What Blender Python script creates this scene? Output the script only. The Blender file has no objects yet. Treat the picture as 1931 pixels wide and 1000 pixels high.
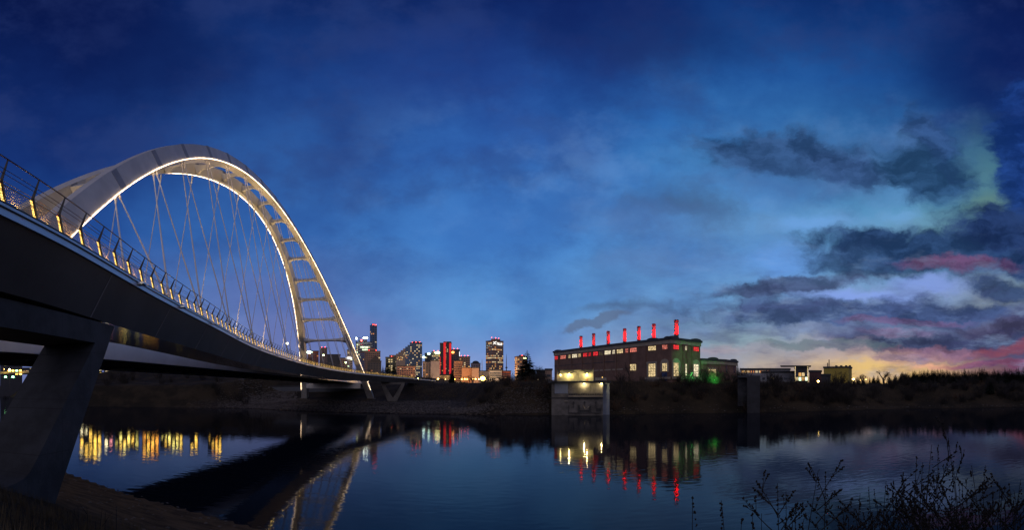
import bpy, bmesh, math, random
from mathutils import Vector, Matrix, noise as mnoise
R = math.radians
sc = bpy.context.scene
COL = sc.collection

# ------------------------------------------------------------------ camera
# The photograph is a stitched cylindrical panorama, 124 degrees wide, eye 7 m above the river.
F, HZ, CX, EYE = 892.0, 737.3, 965.5, 7.0
cd = bpy.data.cameras.new('camera')
cam = bpy.data.objects.new('camera', cd); COL.objects.link(cam)
cam.location = (0, 0, EYE); cam.rotation_euler = (R(90), 0, 0)
cd.type = 'PANO'; cd.panorama_type = 'CENTRAL_CYLINDRICAL'
cd.central_cylindrical_range_u_min = -CX / F
cd.central_cylindrical_range_u_max = (1931 - CX) / F
cd.central_cylindrical_range_v_min = -(1000 - HZ) / F
cd.central_cylindrical_range_v_max = HZ / F
cd.central_cylindrical_radius = 1.0
cd.clip_start = 0.05; cd.clip_end = 20000
sc.camera = cam

sc.view_settings.view_transform = 'Standard'
sc.view_settings.look = 'None'
sc.view_settings.exposure = 0.0
sc.view_settings.gamma = 1.0
sc.render.engine = 'CYCLES'
sc.cycles.use_denoising = True
sc.cycles.max_bounces = 6
sc.cycles.diffuse_bounces = 2
sc.cycles.glossy_bounces = 3
sc.cycles.caustics_reflective = False
sc.cycles.caustics_refractive = False
sc.cycles.sample_clamp_indirect = 40.0

def lin(c):
    return tuple(((x / 255 / 12.92) if x / 255 <= .04045 else ((x / 255 + .055) / 1.055) ** 2.4) for x in c[:3]) + (1.0,)

# ------------------------------------------------------------------ dusk sky (world)
world = bpy.data.worlds.new('World'); sc.world = world; world.use_nodes = True
NT = world.node_tree; NT.nodes.clear()
class G:
    """tiny expression helper over a node tree"""
    def __init__(s, nt): s.nt = nt
    def _in(s, sock, v):
        if isinstance(v, bpy.types.NodeSocket): s.nt.links.new(v, sock)
        else: sock.default_value = v
    def m(s, op, a, b=0.0, c=None, clamp=False):
        n = s.nt.nodes.new('ShaderNodeMath'); n.operation = op; n.use_clamp = clamp
        s._in(n.inputs[0], a); s._in(n.inputs[1], b)
        if c is not None: s._in(n.inputs[2], c)
        return n.outputs[0]
    def mix(s, f, a, b, mode='MIX'):
        n = s.nt.nodes.new('ShaderNodeMix'); n.data_type = 'RGBA'; n.blend_type = mode
        s._in(n.inputs[0], f); s._in(n.inputs[6], a); s._in(n.inputs[7], b)
        return n.outputs[2]
    def step(s, x, lo, hi, a=0.0, b=1.0):
        n = s.nt.nodes.new('ShaderNodeMapRange'); n.interpolation_type = 'SMOOTHSTEP'
        s._in(n.inputs[0], x)
        for i, v in enumerate((lo, hi, a, b)): n.inputs[1 + i].default_value = v
        return n.outputs[0]
    def vec(s, x, y, z):
        n = s.nt.nodes.new('ShaderNodeCombineXYZ')
        for i, v in enumerate((x, y, z)): s._in(n.inputs[i], v)
        return n.outputs[0]
    def noise(s, v, scale, detail=4, rough=.55, out=0):
        n = s.nt.nodes.new('ShaderNodeTexNoise'); s._in(n.inputs['Vector'], v)
        n.inputs['Scale'].default_value = scale; n.inputs['Detail'].default_value = detail; n.inputs['Roughness'].default_value = rough
        return n.outputs[out]
    def ramp(s, f, stops):
        n = s.nt.nodes.new('ShaderNodeValToRGB'); s._in(n.inputs[0], f); e = n.color_ramp.elements
        n.color_ramp.interpolation = 'EASE' if len(stops) < 3 else 'LINEAR'
        while len(e) < len(stops): e.new(.5)
        for k, (p, c) in enumerate(stops): e[k].position = p; e[k].color = c
        return n.outputs[0]
g = G(NT)
tc = NT.nodes.new('ShaderNodeTexCoord'); sp = NT.nodes.new('ShaderNodeSeparateXYZ')
NT.links.new(tc.outputs['Generated'], sp.inputs[0])
dx, dy, dz = sp.outputs
hyp = g.m('SQRT', g.m('ADD', g.m('MULTIPLY', dx, dx), g.m('MULTIPLY', dy, dy)))
az = g.m('ARCTAN2', dx, dy)
tv = g.m('MINIMUM', g.m('DIVIDE', dz, g.m('MAXIMUM', hyp, .02)), 1.6)
# U, V: azimuth and tangent of elevation in units of 100 / 892 rad
U = g.m('MULTIPLY_ADD', az, F / 100, CX / 100)
V = g.m('MULTIPLY_ADD', tv, -F / 100, HZ / 100)
base = g.vec(U, g.m('MULTIPLY', V, 1.35), 0.0)
w1 = g.noise(base, .5, 7, .6, 1)
sw = NT.nodes.new('ShaderNodeSeparateColor'); NT.links.new(w1, sw.inputs[0])
w2 = g.noise(base, 2.2, 6, .62, 1)
sw2 = NT.nodes.new('ShaderNodeSeparateColor'); NT.links.new(w2, sw2.inputs[0])
Uw = g.m('ADD', U, g.m('ADD', g.m('MULTIPLY_ADD', sw.outputs[0], 1.0, -.5), g.m('MULTIPLY_ADD', sw2.outputs[0], .5, -.25)))
Vw = g.m('ADD', V, g.m('ADD', g.m('MULTIPLY_ADD', sw.outputs[1], .8, -.4), g.m('MULTIPLY_ADD', sw2.outputs[1], .34, -.17)))
def vramp(st): return g.ramp(g.m('DIVIDE', Vw, 7.6, clamp=True), [(y / 760, lin(c)) for y, c in st])
def vramp0(st): return g.ramp(g.m('DIVIDE', V, 7.6, clamp=True), [(y / 760, lin(c)) for y, c in st])
cols = [
 (1.0, vramp([(0, (9, 24, 74)), (150, (14, 36, 94)), (300, (21, 48, 112)), (450, (34, 76, 148)), (600, (74, 108, 175)), (735, (112, 122, 172))])),
 (5.2, vramp([(0, (14, 40, 100)), (150, (28, 62, 130)), (300, (42, 86, 156)), (450, (54, 104, 176)), (600, (98, 124, 184)), (735, (134, 138, 186))])),
 (9.5, vramp([(0, (15, 40, 102)), (150, (31, 72, 145)), (300, (48, 98, 174)), (450, (64, 122, 194)), (600, (86, 142, 206)), (735, (135, 152, 205))])),
 (14.0, vramp([(0, (17, 52, 116)), (150, (34, 86, 156)), (300, (60, 122, 186)), (450, (84, 140, 205)), (570, (108, 156, 205)), (650, (146, 160, 180)), (735, (205, 180, 150))])),
 (16.8, vramp0([(0, (14, 46, 108)), (150, (27, 74, 142)), (300, (54, 112, 170)), (450, (88, 148, 190)), (570, (116, 156, 200)), (640, (160, 150, 170)), (690, (222, 184, 138)), (735, (244, 196, 110))])),
 (19.3, vramp0([(0, (10, 26, 78)), (150, (14, 38, 100)), (300, (24, 60, 125)), (450, (60, 100, 150)), (570, (100, 120, 150)), (650, (84, 70, 104)), (700, (106, 70, 92)), (735, (112, 78, 90))])),
]
sky = cols[0][1]
for (u0, _), (u1, c1) in zip(cols, cols[1:]):
    sky = g.mix(g.step(U, u0, u1), sky, c1)
# soft veil brightness variation over the whole sky
nv = g.noise(base, .42, 7, .6)
sky = g.mix(1.0, sky, g.ramp(nv, [(.3, (.80, .80, .86, 1)), (.7, (1.2, 1.18, 1.1, 1))]), 'MULTIPLY')
det = g.noise(g.vec(Uw, g.m('MULTIPLY', Vw, 1.7), 2.2), 1.25, 8, .56)
det2 = g.noise(g.vec(Uw, g.m('MULTIPLY', Vw, 2.0), 6.7), 1.6, 7, .55)
detm = g.m('MULTIPLY_ADD', det, 1.5, -.75)
shade = g.step(det2, .36, .68)
def blob(sky, cx, cy, rx, ry, ang, col, op, lo=.35, hi=1.25, tex=False):
    ca, sa = math.cos(R(ang)), math.sin(R(ang))
    x = g.m('SUBTRACT', Uw, cx / 100); y = g.m('SUBTRACT', Vw, cy / 100)
    a = g.m('MULTIPLY', g.m('ADD', g.m('MULTIPLY', x, ca), g.m('MULTIPLY', y, sa)), 100 / rx)
    b = g.m('MULTIPLY', g.m('SUBTRACT', g.m('MULTIPLY', y, ca), g.m('MULTIPLY', x, sa)), 100 / ry)
    d = g.m('SQRT', g.m('ADD', g.m('MULTIPLY', a, a), g.m('MULTIPLY', b, b)))
    if tex:
        d = g.m('ADD', d, detm)
        c = g.mix(shade, lin(col), lin(tuple(min(255, k * 1.28 + 14) for k in col) if max(col) < 125 else tuple(k * .9 + 6 for k in col)))
    else: c = lin(col)
    return g.mix(g.step(d, lo, hi, op, 0.0), sky, c)
BL = [
 (1180, 60, 260, 100, 10, (16, 30, 88), .55), (850, 130, 200, 110, 0, (34, 50, 120), .3), (250, 80, 260, 120, 20, (8, 22, 74), .5),
 (1130, 150, 130, 60, 30, (24, 46, 112), .4), (1850, 120, 180, 130, 0, (12, 28, 84), .5),
 (900, 430, 170, 60, 0, (66, 124, 200), .35), (1010, 250, 120, 60, 20, (52, 100, 180), .35), (1250, 230, 110, 60, 0, (40, 108, 190), .4),
 (600, 620, 170, 45, 0, (108, 120, 182), .5), (470, 560, 110, 40, 0, (92, 108, 172), .35),
 (1640, 700, 125, 20, 0, (246, 206, 118), .7), (1560, 640, 200, 24, 0, (176, 170, 176), .5), (1400, 640, 150, 24, 0, (140, 180, 185), .55),
 (1855, 345, 75, 125, 8, (88, 140, 138), .6, .0, 1.3), (1790, 420, 130, 40, 0, (100, 150, 150), .5, .1, 1.3), (1860, 400, 50, 45, 0, (118, 148, 110), .4, .0, 1.3),
 (1450, 420, 220, 60, 0, (104, 156, 205), .5), (1530, 425, 80, 20, 0, (112, 168, 240), .7, .2, 1.2), (1470, 490, 90, 44, 0, (104, 158, 232), .65, .3, 1.2),
 (1200, 510, 160, 40, 0, (92, 146, 205), .5), (1700, 408, 50, 14, 0, (116, 168, 225), .5, .2, 1.2),
 (1740, 445, 190, 34, 0, (118, 164, 160), .55), (1860, 535, 120, 20, 0, (156, 170, 140), .6), (1400, 600, 160, 20, 0, (126, 168, 190), .5),
 (1570, 310, 280, 62, 4, (70, 84, 134), .5, .0, 1.5, True), (1690, 480, 280, 56, 4, (66, 80, 130), .5, .0, 1.5, True), (1600, 595, 360, 44, 0, (78, 78, 124), .6, .0, 1.5, True), (1840, 610, 200, 60, 0, (66, 58, 98), .5, .0, 1.5, True),
 (1590, 425, 240, 26, 0, (112, 162, 214), .55, .0, 1.4, True), (1700, 546, 240, 18, 0, (142, 168, 224), .6, .0, 1.4, True),
 (1480, 290, 150, 34, 6, (38, 58, 108), .85), (1610, 325, 80, 28, 14, (42, 60, 112), .8), (1745, 325, 85, 50, 10, (34, 58, 104), .88),
 (1762, 268, 30, 66, -28, (38, 58, 112), .75), (1480, 350, 160, 40, 0, (72, 112, 172), .5), (1922, 300, 50, 150, 0, (16, 40, 108), .85),
 (1300, 388, 130, 36, 8, (64, 84, 136), .65, .0, 1.4, True), (1230, 410, 150, 54, 0, (74, 102, 156), .5, .0, 1.4, True), (1240, 490, 120, 30, 0, (86, 116, 172), .5, .0, 1.4, True),
 (1905, 462, 120, 50, 12, (24, 38, 84), .95), (1690, 472, 165, 36, 4, (34, 52, 98), 1.0), (1600, 492, 110, 22, 0, (44, 62, 110), .8), (1790, 497, 90, 12, 4, (104, 56, 86), .5),
 (1400, 545, 105, 15, -4, (56, 62, 106), .85, .4, 1.2, True), (1510, 535, 130, 18, -6, (60, 64, 108), .8),
 (1620, 556, 140, 14, -2, (136, 164, 238), .75, .3, 1.2), (1760, 532, 90, 18, 0, (132, 158, 230), .7, .3, 1.2), (1860, 560, 100, 20, 0, (150, 160, 140), .4),
 (1560, 592, 210, 26, 2, (58, 66, 114), .88), (1760, 585, 120, 26, 4, (54, 62, 112), .85), (1700, 603, 120, 8, 0, (94, 66, 98), .45),
 (1900, 545, 60, 18, 10, (40, 50, 92), .85), (1820, 640, 210, 28, 0, (50, 50, 88), .9), (1630, 625, 150, 14, 0, (84, 84, 128), .75),
 (1560, 655, 110, 10, 2, (112, 112, 138), .6), (1890, 662, 110, 14, -6, (142, 74, 90), .75, .3, 1.2), (1760, 668, 90, 10, 0, (118, 84, 104), .6),
 (1690, 628, 70, 9, 0, (108, 84, 112), .45), (1900, 620, 90, 14, 0, (64, 52, 88), .7),
 (1700, 680, 60, 8, 0, (120, 96, 120), .6), (1745, 690, 90, 8, 0, (255, 176, 150), .7), (1850, 690, 90, 8, 0, (110, 60, 90), .7),
 (1160, 574, 105, 15, -4, (82, 92, 142), .6, .1, 1.25, True), (1115, 606, 55, 10, -14, (104, 100, 142), .6), (1340, 660, 120, 12, 0, (196, 160, 165), .45),
]
veil = g.noise(g.vec(U, g.m('MULTIPLY', V, 1.5), 5.1), .55, 7, .6)
sky = g.mix(g.m('MULTIPLY', g.step(veil, .44, .66), g.step(V, 7.0, 3.5, 0, .42)), sky, lin((44, 62, 118)))
veil2 = g.noise(g.vec(U, g.m('MULTIPLY', V, 1.5), 8.1), .5, 7, .6)
sky = g.mix(g.m('MULTIPLY', g.step(veil2, .48, .7), g.m('MULTIPLY', g.step(U, 5, 10, 0, .28), g.step(V, 1.0, 3.0))), sky, lin((112, 156, 214)))
for b in BL:
    b = list(b); ex = len(b) > 8; dark = max(b[5]) < 150 and b[1] > 180 and b[0] > 1000
    if dark and b[5][0] < b[5][2] * .95 and b[5][1] < b[5][2]: b[5] = (b[5][0] * .88, b[5][1] * 1.04, b[5][2] * .92)
    if len(b) == 7 and dark: b[3] *= 1.3; b[2] *= 1.25; b[6] = min(1, b[6] * 1.1); b += [.55, 1.12, True]
    elif not ex and b[0] > 1000 and b[1] > 180:
        b = b[:6] + [b[6] * .85] + [.0, 1.35, True]
    sky = blob(sky, *b)
wisp = g.noise(g.vec(U, g.m('MULTIPLY', V, 3.4), 3.3), .9, 8, .62)
wf = g.m('MULTIPLY', g.step(wisp, .44, .7), g.m('MULTIPLY', g.step(U, 9.5, 14.5), g.step(V, 4.2, 6.2)))
sky = g.mix(g.m('MULTIPLY', wf, .5), sky, lin((60, 62, 108)))
wisp2 = g.noise(g.vec(U, g.m('MULTIPLY', V, 3.0), 9.3), 1.2, 8, .65)
wf2 = g.m('MULTIPLY', g.step(wisp2, .5, .72), g.m('MULTIPLY', g.step(U, 11, 15), g.step(V, 4.0, 6.0)))
sky = g.mix(g.m('MULTIPLY', wf2, .3), sky, lin((150, 176, 215)))
# unseen sky behind the camera, brightened as added fill for surfaces facing the camera
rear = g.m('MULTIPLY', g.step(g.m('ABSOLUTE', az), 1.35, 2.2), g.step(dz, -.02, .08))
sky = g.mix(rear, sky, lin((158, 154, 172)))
# below the horizon: dark
sky = g.mix(g.step(dz, -.06, -.005), lin((10, 12, 22)), sky)
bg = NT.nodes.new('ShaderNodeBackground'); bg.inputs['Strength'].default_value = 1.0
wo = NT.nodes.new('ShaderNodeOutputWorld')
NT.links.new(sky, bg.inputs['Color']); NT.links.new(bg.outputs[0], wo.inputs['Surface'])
world.cycles.sampling_method = 'MANUAL'; world.cycles.sample_map_resolution = 512

# ------------------------------------------------------------------ helpers
def theta(px): return (px - CX) / F
def W(px, r, z):
    t = theta(px); return Vector((r * math.sin(t), r * math.cos(t), z))
def WP(px, py, r): return W(px, r, EYE + (HZ - py) / F * r)
def ZP(py, r): return EYE + (HZ - py) / F * r
def RZ(py, z): return F * (z - EYE) / (HZ - py)

class MB:
    def __init__(s): s.v = []; s.f = []; s.sm = []
    def add(s, vs, fs, smooth=False):
        o = len(s.v); s.v += [tuple(v) for v in vs]
        s.f += [tuple(i + o for i in f) for f in fs]; s.sm += [smooth] * len(fs); return s
    def box(s, c, sx, sy, sz, rot=None):
        """c = centre of base"""
        vs = [Vector((x * sx / 2, y * sy / 2, z * sz)) for z in (0, 1) for x, y in ((-1, -1), (1, -1), (1, 1), (-1, 1))]
        if rot is not None: vs = [rot @ v for v in vs]
        return s.add([v + Vector(c) for v in vs], [(3, 2, 1, 0), (4, 5, 6, 7), (0, 1, 5, 4), (1, 2, 6, 5), (2, 3, 7, 6), (3, 0, 4, 7)])
    def hexa(s, vs):
        return s.add(vs, [(3, 2, 1, 0), (4, 5, 6, 7), (0, 1, 5, 4), (1, 2, 6, 5), (2, 3, 7, 6), (3, 0, 4, 7)])
    def tube(s, pts, rad, n=6, cap=True):
        pts = [Vector(p) for p in pts]
        if not hasattr(rad, '__len__'): rad = [rad] * len(pts)
        rings = []; up = None
        for i, p in enumerate(pts):
            t = (pts[min(i + 1, len(pts) - 1)] - pts[max(i - 1, 0)])
            t = t.normalized() if t.length > 1e-9 else Vector((0, 0, 1))
            if up is None: up = t.orthogonal().normalized()
            up = (up - t * up.dot(t)); up = up.normalized() if up.length > 1e-6 else t.orthogonal().normalized()
            b = t.cross(up)
            rings.append([p + (up * math.cos(a) + b * math.sin(a)) * rad[i] for a in [2 * math.pi * k / n for k in range(n)]])
        vs = [v for r_ in rings for v in r_]; fs = []
        for i in range(len(pts) - 1):
            for k in range(n):
                a = i * n + k; b2 = i * n + (k + 1) % n; fs.append((a, b2, b2 + n, a + n))
        if cap: fs += [tuple(reversed(range(n))), tuple((len(pts) - 1) * n + k for k in range(n))]
        return s.add(vs, fs, n > 5)
    def sweep(s, frames, sect, closed=True, cap=True):
        """frames: list of (origin, lateral, up); sect: list of (a, b) or per-frame list"""
        n = len(sect[0]) if isinstance(sect[0][0], (tuple, list)) else len(sect)
        vs = []
        for i, (o, l, u) in enumerate(frames):
            q = sect[i] if isinstance(sect[0][0], (tuple, list)) else sect
            vs += [o + l * a + u * b for a, b in q]
        fs = []
        for i in range(len(frames) - 1):
            for k in range(n if closed else n - 1):
                a = i * n + k; b2 = i * n + (k + 1) % n; fs.append((a, b2, b2 + n, a + n))
        if cap and closed: fs += [tuple(reversed(range(n))), tuple((len(frames) - 1) * n + k for k in range(n))]
        return s.add(vs, fs)
    def prism(s, poly, origin, ax, ay, depth):
        """poly of (a, b) in the plane (ax, ay) at origin; extruded along depth vector"""
        n = len(poly); o = Vector(origin)
        a = [o + ax * p + ay * q for p, q in poly]; b = [v + depth for v in a]
        return s.add(a + b, [tuple(range(n)), tuple(reversed(range(n, 2 * n)))] + [(k, k + n, (k + 1) % n + n, (k + 1) % n) for k in range(n)])
    def lathe(s, prof, c, n=16):
        c = Vector(c); vs = []; fs = []
        for r_, z in prof: vs += [c + Vector((r_ * math.cos(2 * math.pi * k / n), r_ * math.sin(2 * math.pi * k / n), z)) for k in range(n)]
        for i in range(len(prof) - 1):
            for k in range(n):
                a = i * n + k; b = i * n + (k + 1) % n; fs.append((a, b, b + n, a + n))
        fs += [tuple(reversed(range(n))), tuple((len(prof) - 1) * n + k for k in range(n))]
        return s.add(vs, fs, True)
    def ball(s, c, r, n=8, sq=1.0):
        return s.lathe([(max(r * math.sin(math.pi * k / n), r * .02), -r * sq * math.cos(math.pi * k / n)) for k in range(n + 1)], c, n)
    def mesh(s, name, mat):
        me = bpy.data.meshes.new(name); me.from_pydata(s.v, [], s.f)
        me.polygons.foreach_set('use_smooth', s.sm); me.materials.append(mat); me.update(); return me
    def build(s, name, mat, parent=None):
        return place(s.mesh(name, mat), name, parent)
def place(me, name, parent=None, loc=None):
    o = bpy.data.objects.new(name, me); COL.objects.link(o)
    if parent is not None:
        o.parent = parent; o.matrix_parent_inverse = parent_inv(parent)
    if loc is not None: o.location = loc
    return o
def parent_inv(p):
    m = Matrix.Identity(4)
    q = p
    chain = []
    while q is not None: chain.append(q); q = q.parent
    for q in reversed(chain): m = m @ q.matrix_parent_inverse @ Matrix.LocRotScale(q.location, q.rotation_euler, q.scale)
    return m.inverted()
def tag(o, label=None, cat=None, group=None, kind=None):
    if label: o['label'] = label
    if cat: o['category'] = cat
    if group: o['group'] = group
    if kind: o['kind'] = kind
    return o
def thing(name, loc, label, cat, group=None):
    o = bpy.data.objects.new(name, None); COL.objects.link(o); o.location = loc
    return tag(o, label, cat, group)
def copy_tree(root, loc, rz=0.0, sc_=1.0, label=None):
    r = root.copy(); COL.objects.link(r); r.location = loc; r.rotation_euler = (0, 0, rz)
    r.scale = sc_ if hasattr(sc_, '__len__') else (sc_, sc_, sc_)
    if label: r['label'] = label
    for ch in list(root.children):
        if ch.get('_skip'): continue
        c = ch.copy(); COL.objects.link(c); c.parent = r; c.matrix_parent_inverse = ch.matrix_parent_inverse
        for gch in list(ch.children):
            d = gch.copy(); COL.objects.link(d); d.parent = c; d.matrix_parent_inverse = gch.matrix_parent_inverse
    return r

# ------------------------------------------------------------------ materials
def mat(name, col, rough=.7, metal=0.0, var=0.0, vscale=1.0, bump=0.0, bscale=8.0, spec=.5, stain=None, coord='Object'):
    m = bpy.data.materials.new(name); m.use_nodes = True; nt = m.node_tree
    b = nt.nodes['Principled BSDF']; q = G(nt)
    b.inputs['Roughness'].default_value = rough; b.inputs['Metallic'].default_value = metal
    b.inputs['Specular IOR Level'].default_value = spec
    tcn = nt.nodes.new('ShaderNodeTexCoord'); co = tcn.outputs[coord]
    if var > 0:
        n = q.noise(co, vscale, 6, .62)
        c = q.mix(q.step(n, .32, .68), tuple(x * (1 - var) for x in col) + (1,), tuple(min(x * (1 + var), 1) for x in col) + (1,))
        if stain is not None:
            n2 = q.noise(q.mix(0.0, co, co), vscale * 3.1, 5, .7)
            c = q.mix(q.step(n2, .56, .72, 0, .6), c, stain + (1,))
        nt.links.new(c, b.inputs['Base Color'])
    else: b.inputs['Base Color'].default_value = tuple(col) + (1,)
    if bump > 0:
        bn = nt.nodes.new('ShaderNodeBump'); bn.inputs['Strength'].default_value = bump; bn.inputs['Distance'].default_value = .05
        nt.links.new(q.noise(co, bscale, 6, .6), bn.inputs['Height']); nt.links.new(bn.outputs[0], b.inputs['Normal'])
    return m
def emit(name, col, strength, var=0.0, vscale=1.0):
    m = bpy.data.materials.new(name); m.use_nodes = True; nt = m.node_tree
    b = nt.nodes['Principled BSDF']; b.inputs['Base Color'].default_value = (.05, .05, .05, 1)
    b.inputs['Emission Color'].default_value = tuple(col) + (1,); b.inputs['Emission Strength'].default_value = strength
    if var > 0:
        q = G(nt); tcn = nt.nodes.new('ShaderNodeTexCoord')
        n = q.noise(tcn.outputs['Object'], vscale, 4, .7)
        nt.links.new(q.step(n, .35, .65, strength * (1 - var), strength * (1 + var)), b.inputs['Emission Strength'])
    return m
M = {}
M['steel_white'] = mat('white bridge paint', (.60, .58, .55), .38, var=.10, vscale=.35, bump=.05, bscale=2)
M['edge_lit'] = mat('lit girder white', (.86, .84, .86), .35, var=.06, vscale=.3)  # lighter copy of the bridge white; light on the near girder put into colour
M['steel_band'] = mat('grey joint paint', (.30, .30, .32), .5, var=.1, vscale=1)
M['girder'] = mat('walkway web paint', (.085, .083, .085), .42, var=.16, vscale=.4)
M['soffit'] = mat('walkway soffit paint', (.30, .28, .26), .09, metal=.75, var=.12, vscale=.3, bump=.12, bscale=1.2)
M['fascia'] = mat('fascia paint', (.56, .66, .80), .34, metal=.25, var=.08, vscale=.5)
M['dark_steel'] = mat('dark steel', (.05, .05, .055), .5, metal=.4, var=.1)
M['gold_lit'] = mat('stainless cable', (.80, .52, .22), .5, metal=.1)  # lamp gold on the steel wires put into their base colour
M['rail_brown'] = mat('handrail', (.10, .045, .035), .4, metal=.3)
M['hanger'] = mat('hanger cable sheath', (.80, .76, .76), .35)
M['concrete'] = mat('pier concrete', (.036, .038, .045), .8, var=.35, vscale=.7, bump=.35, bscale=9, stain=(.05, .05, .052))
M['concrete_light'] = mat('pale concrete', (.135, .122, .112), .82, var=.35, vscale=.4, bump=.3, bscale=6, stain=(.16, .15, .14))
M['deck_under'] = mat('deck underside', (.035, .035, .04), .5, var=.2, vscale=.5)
M['led_white'] = emit('arch led line', (1.0, .70, .42), 6.5, .6, .9)
M['led_yellow'] = emit('post led', (1.0, .60, .13), 2.3, .75, 9.0)
M['warm'] = emit('warm lamp', (1.0, .72, .22), 30.0)
M['warm_far'] = emit('warm far lamp', (1.0, .66, .16), 60.0)
M['white_lamp'] = emit('white lamp', (.85, 1.0, .85), 40.0)
M['red_lamp'] = emit('red lamp', (1.0, .06, .05), 14.0)

def joints(m, h, w):
    nt = m.node_tree; q = G(nt); b = nt.nodes['Principled BSDF']; src = b.inputs['Base Color'].links[0].from_socket
    geo = nt.nodes.new('ShaderNodeNewGeometry'); s_ = nt.nodes.new('ShaderNodeSeparateXYZ'); nt.links.new(geo.outputs['Position'], s_.inputs[0])
    f = q.m('FRACT', q.m('DIVIDE', s_.outputs[2], h)); line = q.m('LESS_THAN', f, w / h)
    along = q.m('ADD', q.m('MULTIPLY', s_.outputs[0], .364), q.m('MULTIPLY', s_.outputs[1], -.931)); f2 = q.m('FRACT', q.m('DIVIDE', along, h * 1.1)); line2 = q.m('LESS_THAN', f2, w / h)
    hx = q.m('SUBTRACT', q.m('FRACT', q.m('DIVIDE', along, .82)), .5); hz = q.m('SUBTRACT', q.m('FRACT', q.m('DIVIDE', s_.outputs[2], .75)), .5)
    hole = q.m('LESS_THAN', q.m('ADD', q.m('MULTIPLY', hx, hx), q.m('MULTIPLY', hz, hz)), .0016)
    mk = q.m('MAXIMUM', q.m('MAXIMUM', line, line2), hole)
    nt.links.new(q.mix(q.m('MULTIPLY', mk, .55), src, (.014, .014, .015, 1)), b.inputs['Base Color'])
joints(M['concrete'], 2.2, .03)
# ------------------------------------------------------------------ ground and water
def interp(tab, x):
    if x <= tab[0][0]: return tab[0][1]
    for (a, u), (b, w) in zip(tab, tab[1:]):
        if x <= b: return u + (w - u) * (x - a) / (b - a)
    return tab[-1][1]
NEAR = [(-3000, 900), (-600, 190), (-200, 66), (-55, 28), (-33, 24), (-23, 22.2), (-17, 21.6), (-13, 21), (-11, 20.6), (0, 19), (12, 16), (24, 9), (40, -8), (200, -130), (3000, -2200)]
FAR = [(-3000, 1150), (-600, 330), (-340, 200), (-201, 118), (-138, 149), (-100, 160), (-75, 149), (-54, 143), (-16, 139), (20, 136), (44, 139), (72, 135), (136, 126), (180, 95), (400, -40), (3000, -1900)]
def smooth01(t): t = max(0, min(1, t)); return t * t * (3 - 2 * t)
def hill(x, y):
    yn, yf = interp(NEAR, x), interp(FAR, x)
    slope = (interp(FAR, x + 5) - interp(FAR, x - 5)) / 10; k = 1 / math.sqrt(1 + slope * slope)
    if y < yn:
        sl = (interp(NEAR, x + 3) - interp(NEAR, x - 3)) / 6
        d = (yn - y) / math.sqrt(1 + sl * sl)
        z = 5.35 * (min(d, 17) / 17) ** 1.7 + .02 * max(0, d - 17)
        z += .16 * mnoise.noise(Vector((x * .35, y * .35, 0))) * min(1, d / 7) + .05 * mnoise.noise(Vector((x * 1.3, y * 1.3, 7))) * min(1, d / 4)
        return z
    if y > yf:
        d = (y - yf) * k
        bench = 52 * smooth01((x + 130) / 30) * (1 - smooth01((x + 28) / 26))
        if d < bench: z = 3.0 * (d / max(bench, 1)) ** .6
        else:
            z0 = 3.0 * smooth01(bench / 10); rise = 15 + bench * .35 + 12 * smooth01((x - 75) / 60)
            z = z0 + (10.0 - z0) * smooth01((d - bench) / rise * .9 + .1 * (d > bench))
        z += 8.8 * smooth01((-50 - x) / 70) * smooth01((d - 14) / 55)
        if d > 40: z += .0150 * (min(d, 2500) - 40)
        z += (.35 if d > 10 else .12) * mnoise.noise(Vector((x * .09, y * .09, 3))) * min(1, d / 8)
        return z
    e = min(y - yn, (yf - y))
    return -min(3.0, e * .25)
def ground():
    th = [-180 + 3 * i for i in range(33)] + [-81 + .45 * i for i in range(361)]
    th = sorted(set([round(t, 3) for t in th if t < -81] + [-81 + .45 * i for i in range(361)] + [84 + 3 * i for i in range(33)]))
    rs = [0.0] + [1.2 * 1.032 ** i for i in range(500)]
    rr = []
    for r_ in rs:
        if r_ <= 100: rr.append(r_)
    r_ = rr[-1]
    while r_ < 300: r_ += 1.9; rr.append(r_)
    while r_ < 7500: r_ *= 1.08; rr.append(r_)
    vs = []; fs = []; n = len(th)
    for r_ in rr:
        for t in th:
            x, y = r_ * math.sin(R(t)), r_ * math.cos(R(t)); vs.append((x, y, hill(x, y)))
    for i in range(len(rr) - 1):
        for k in range(n):
            a = i * n + k; b = i * n + (k + 1) % n
            fs.append((a, b, b + n, a + n))
    m = MB(); m.add(vs, fs, True); return m
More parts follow.
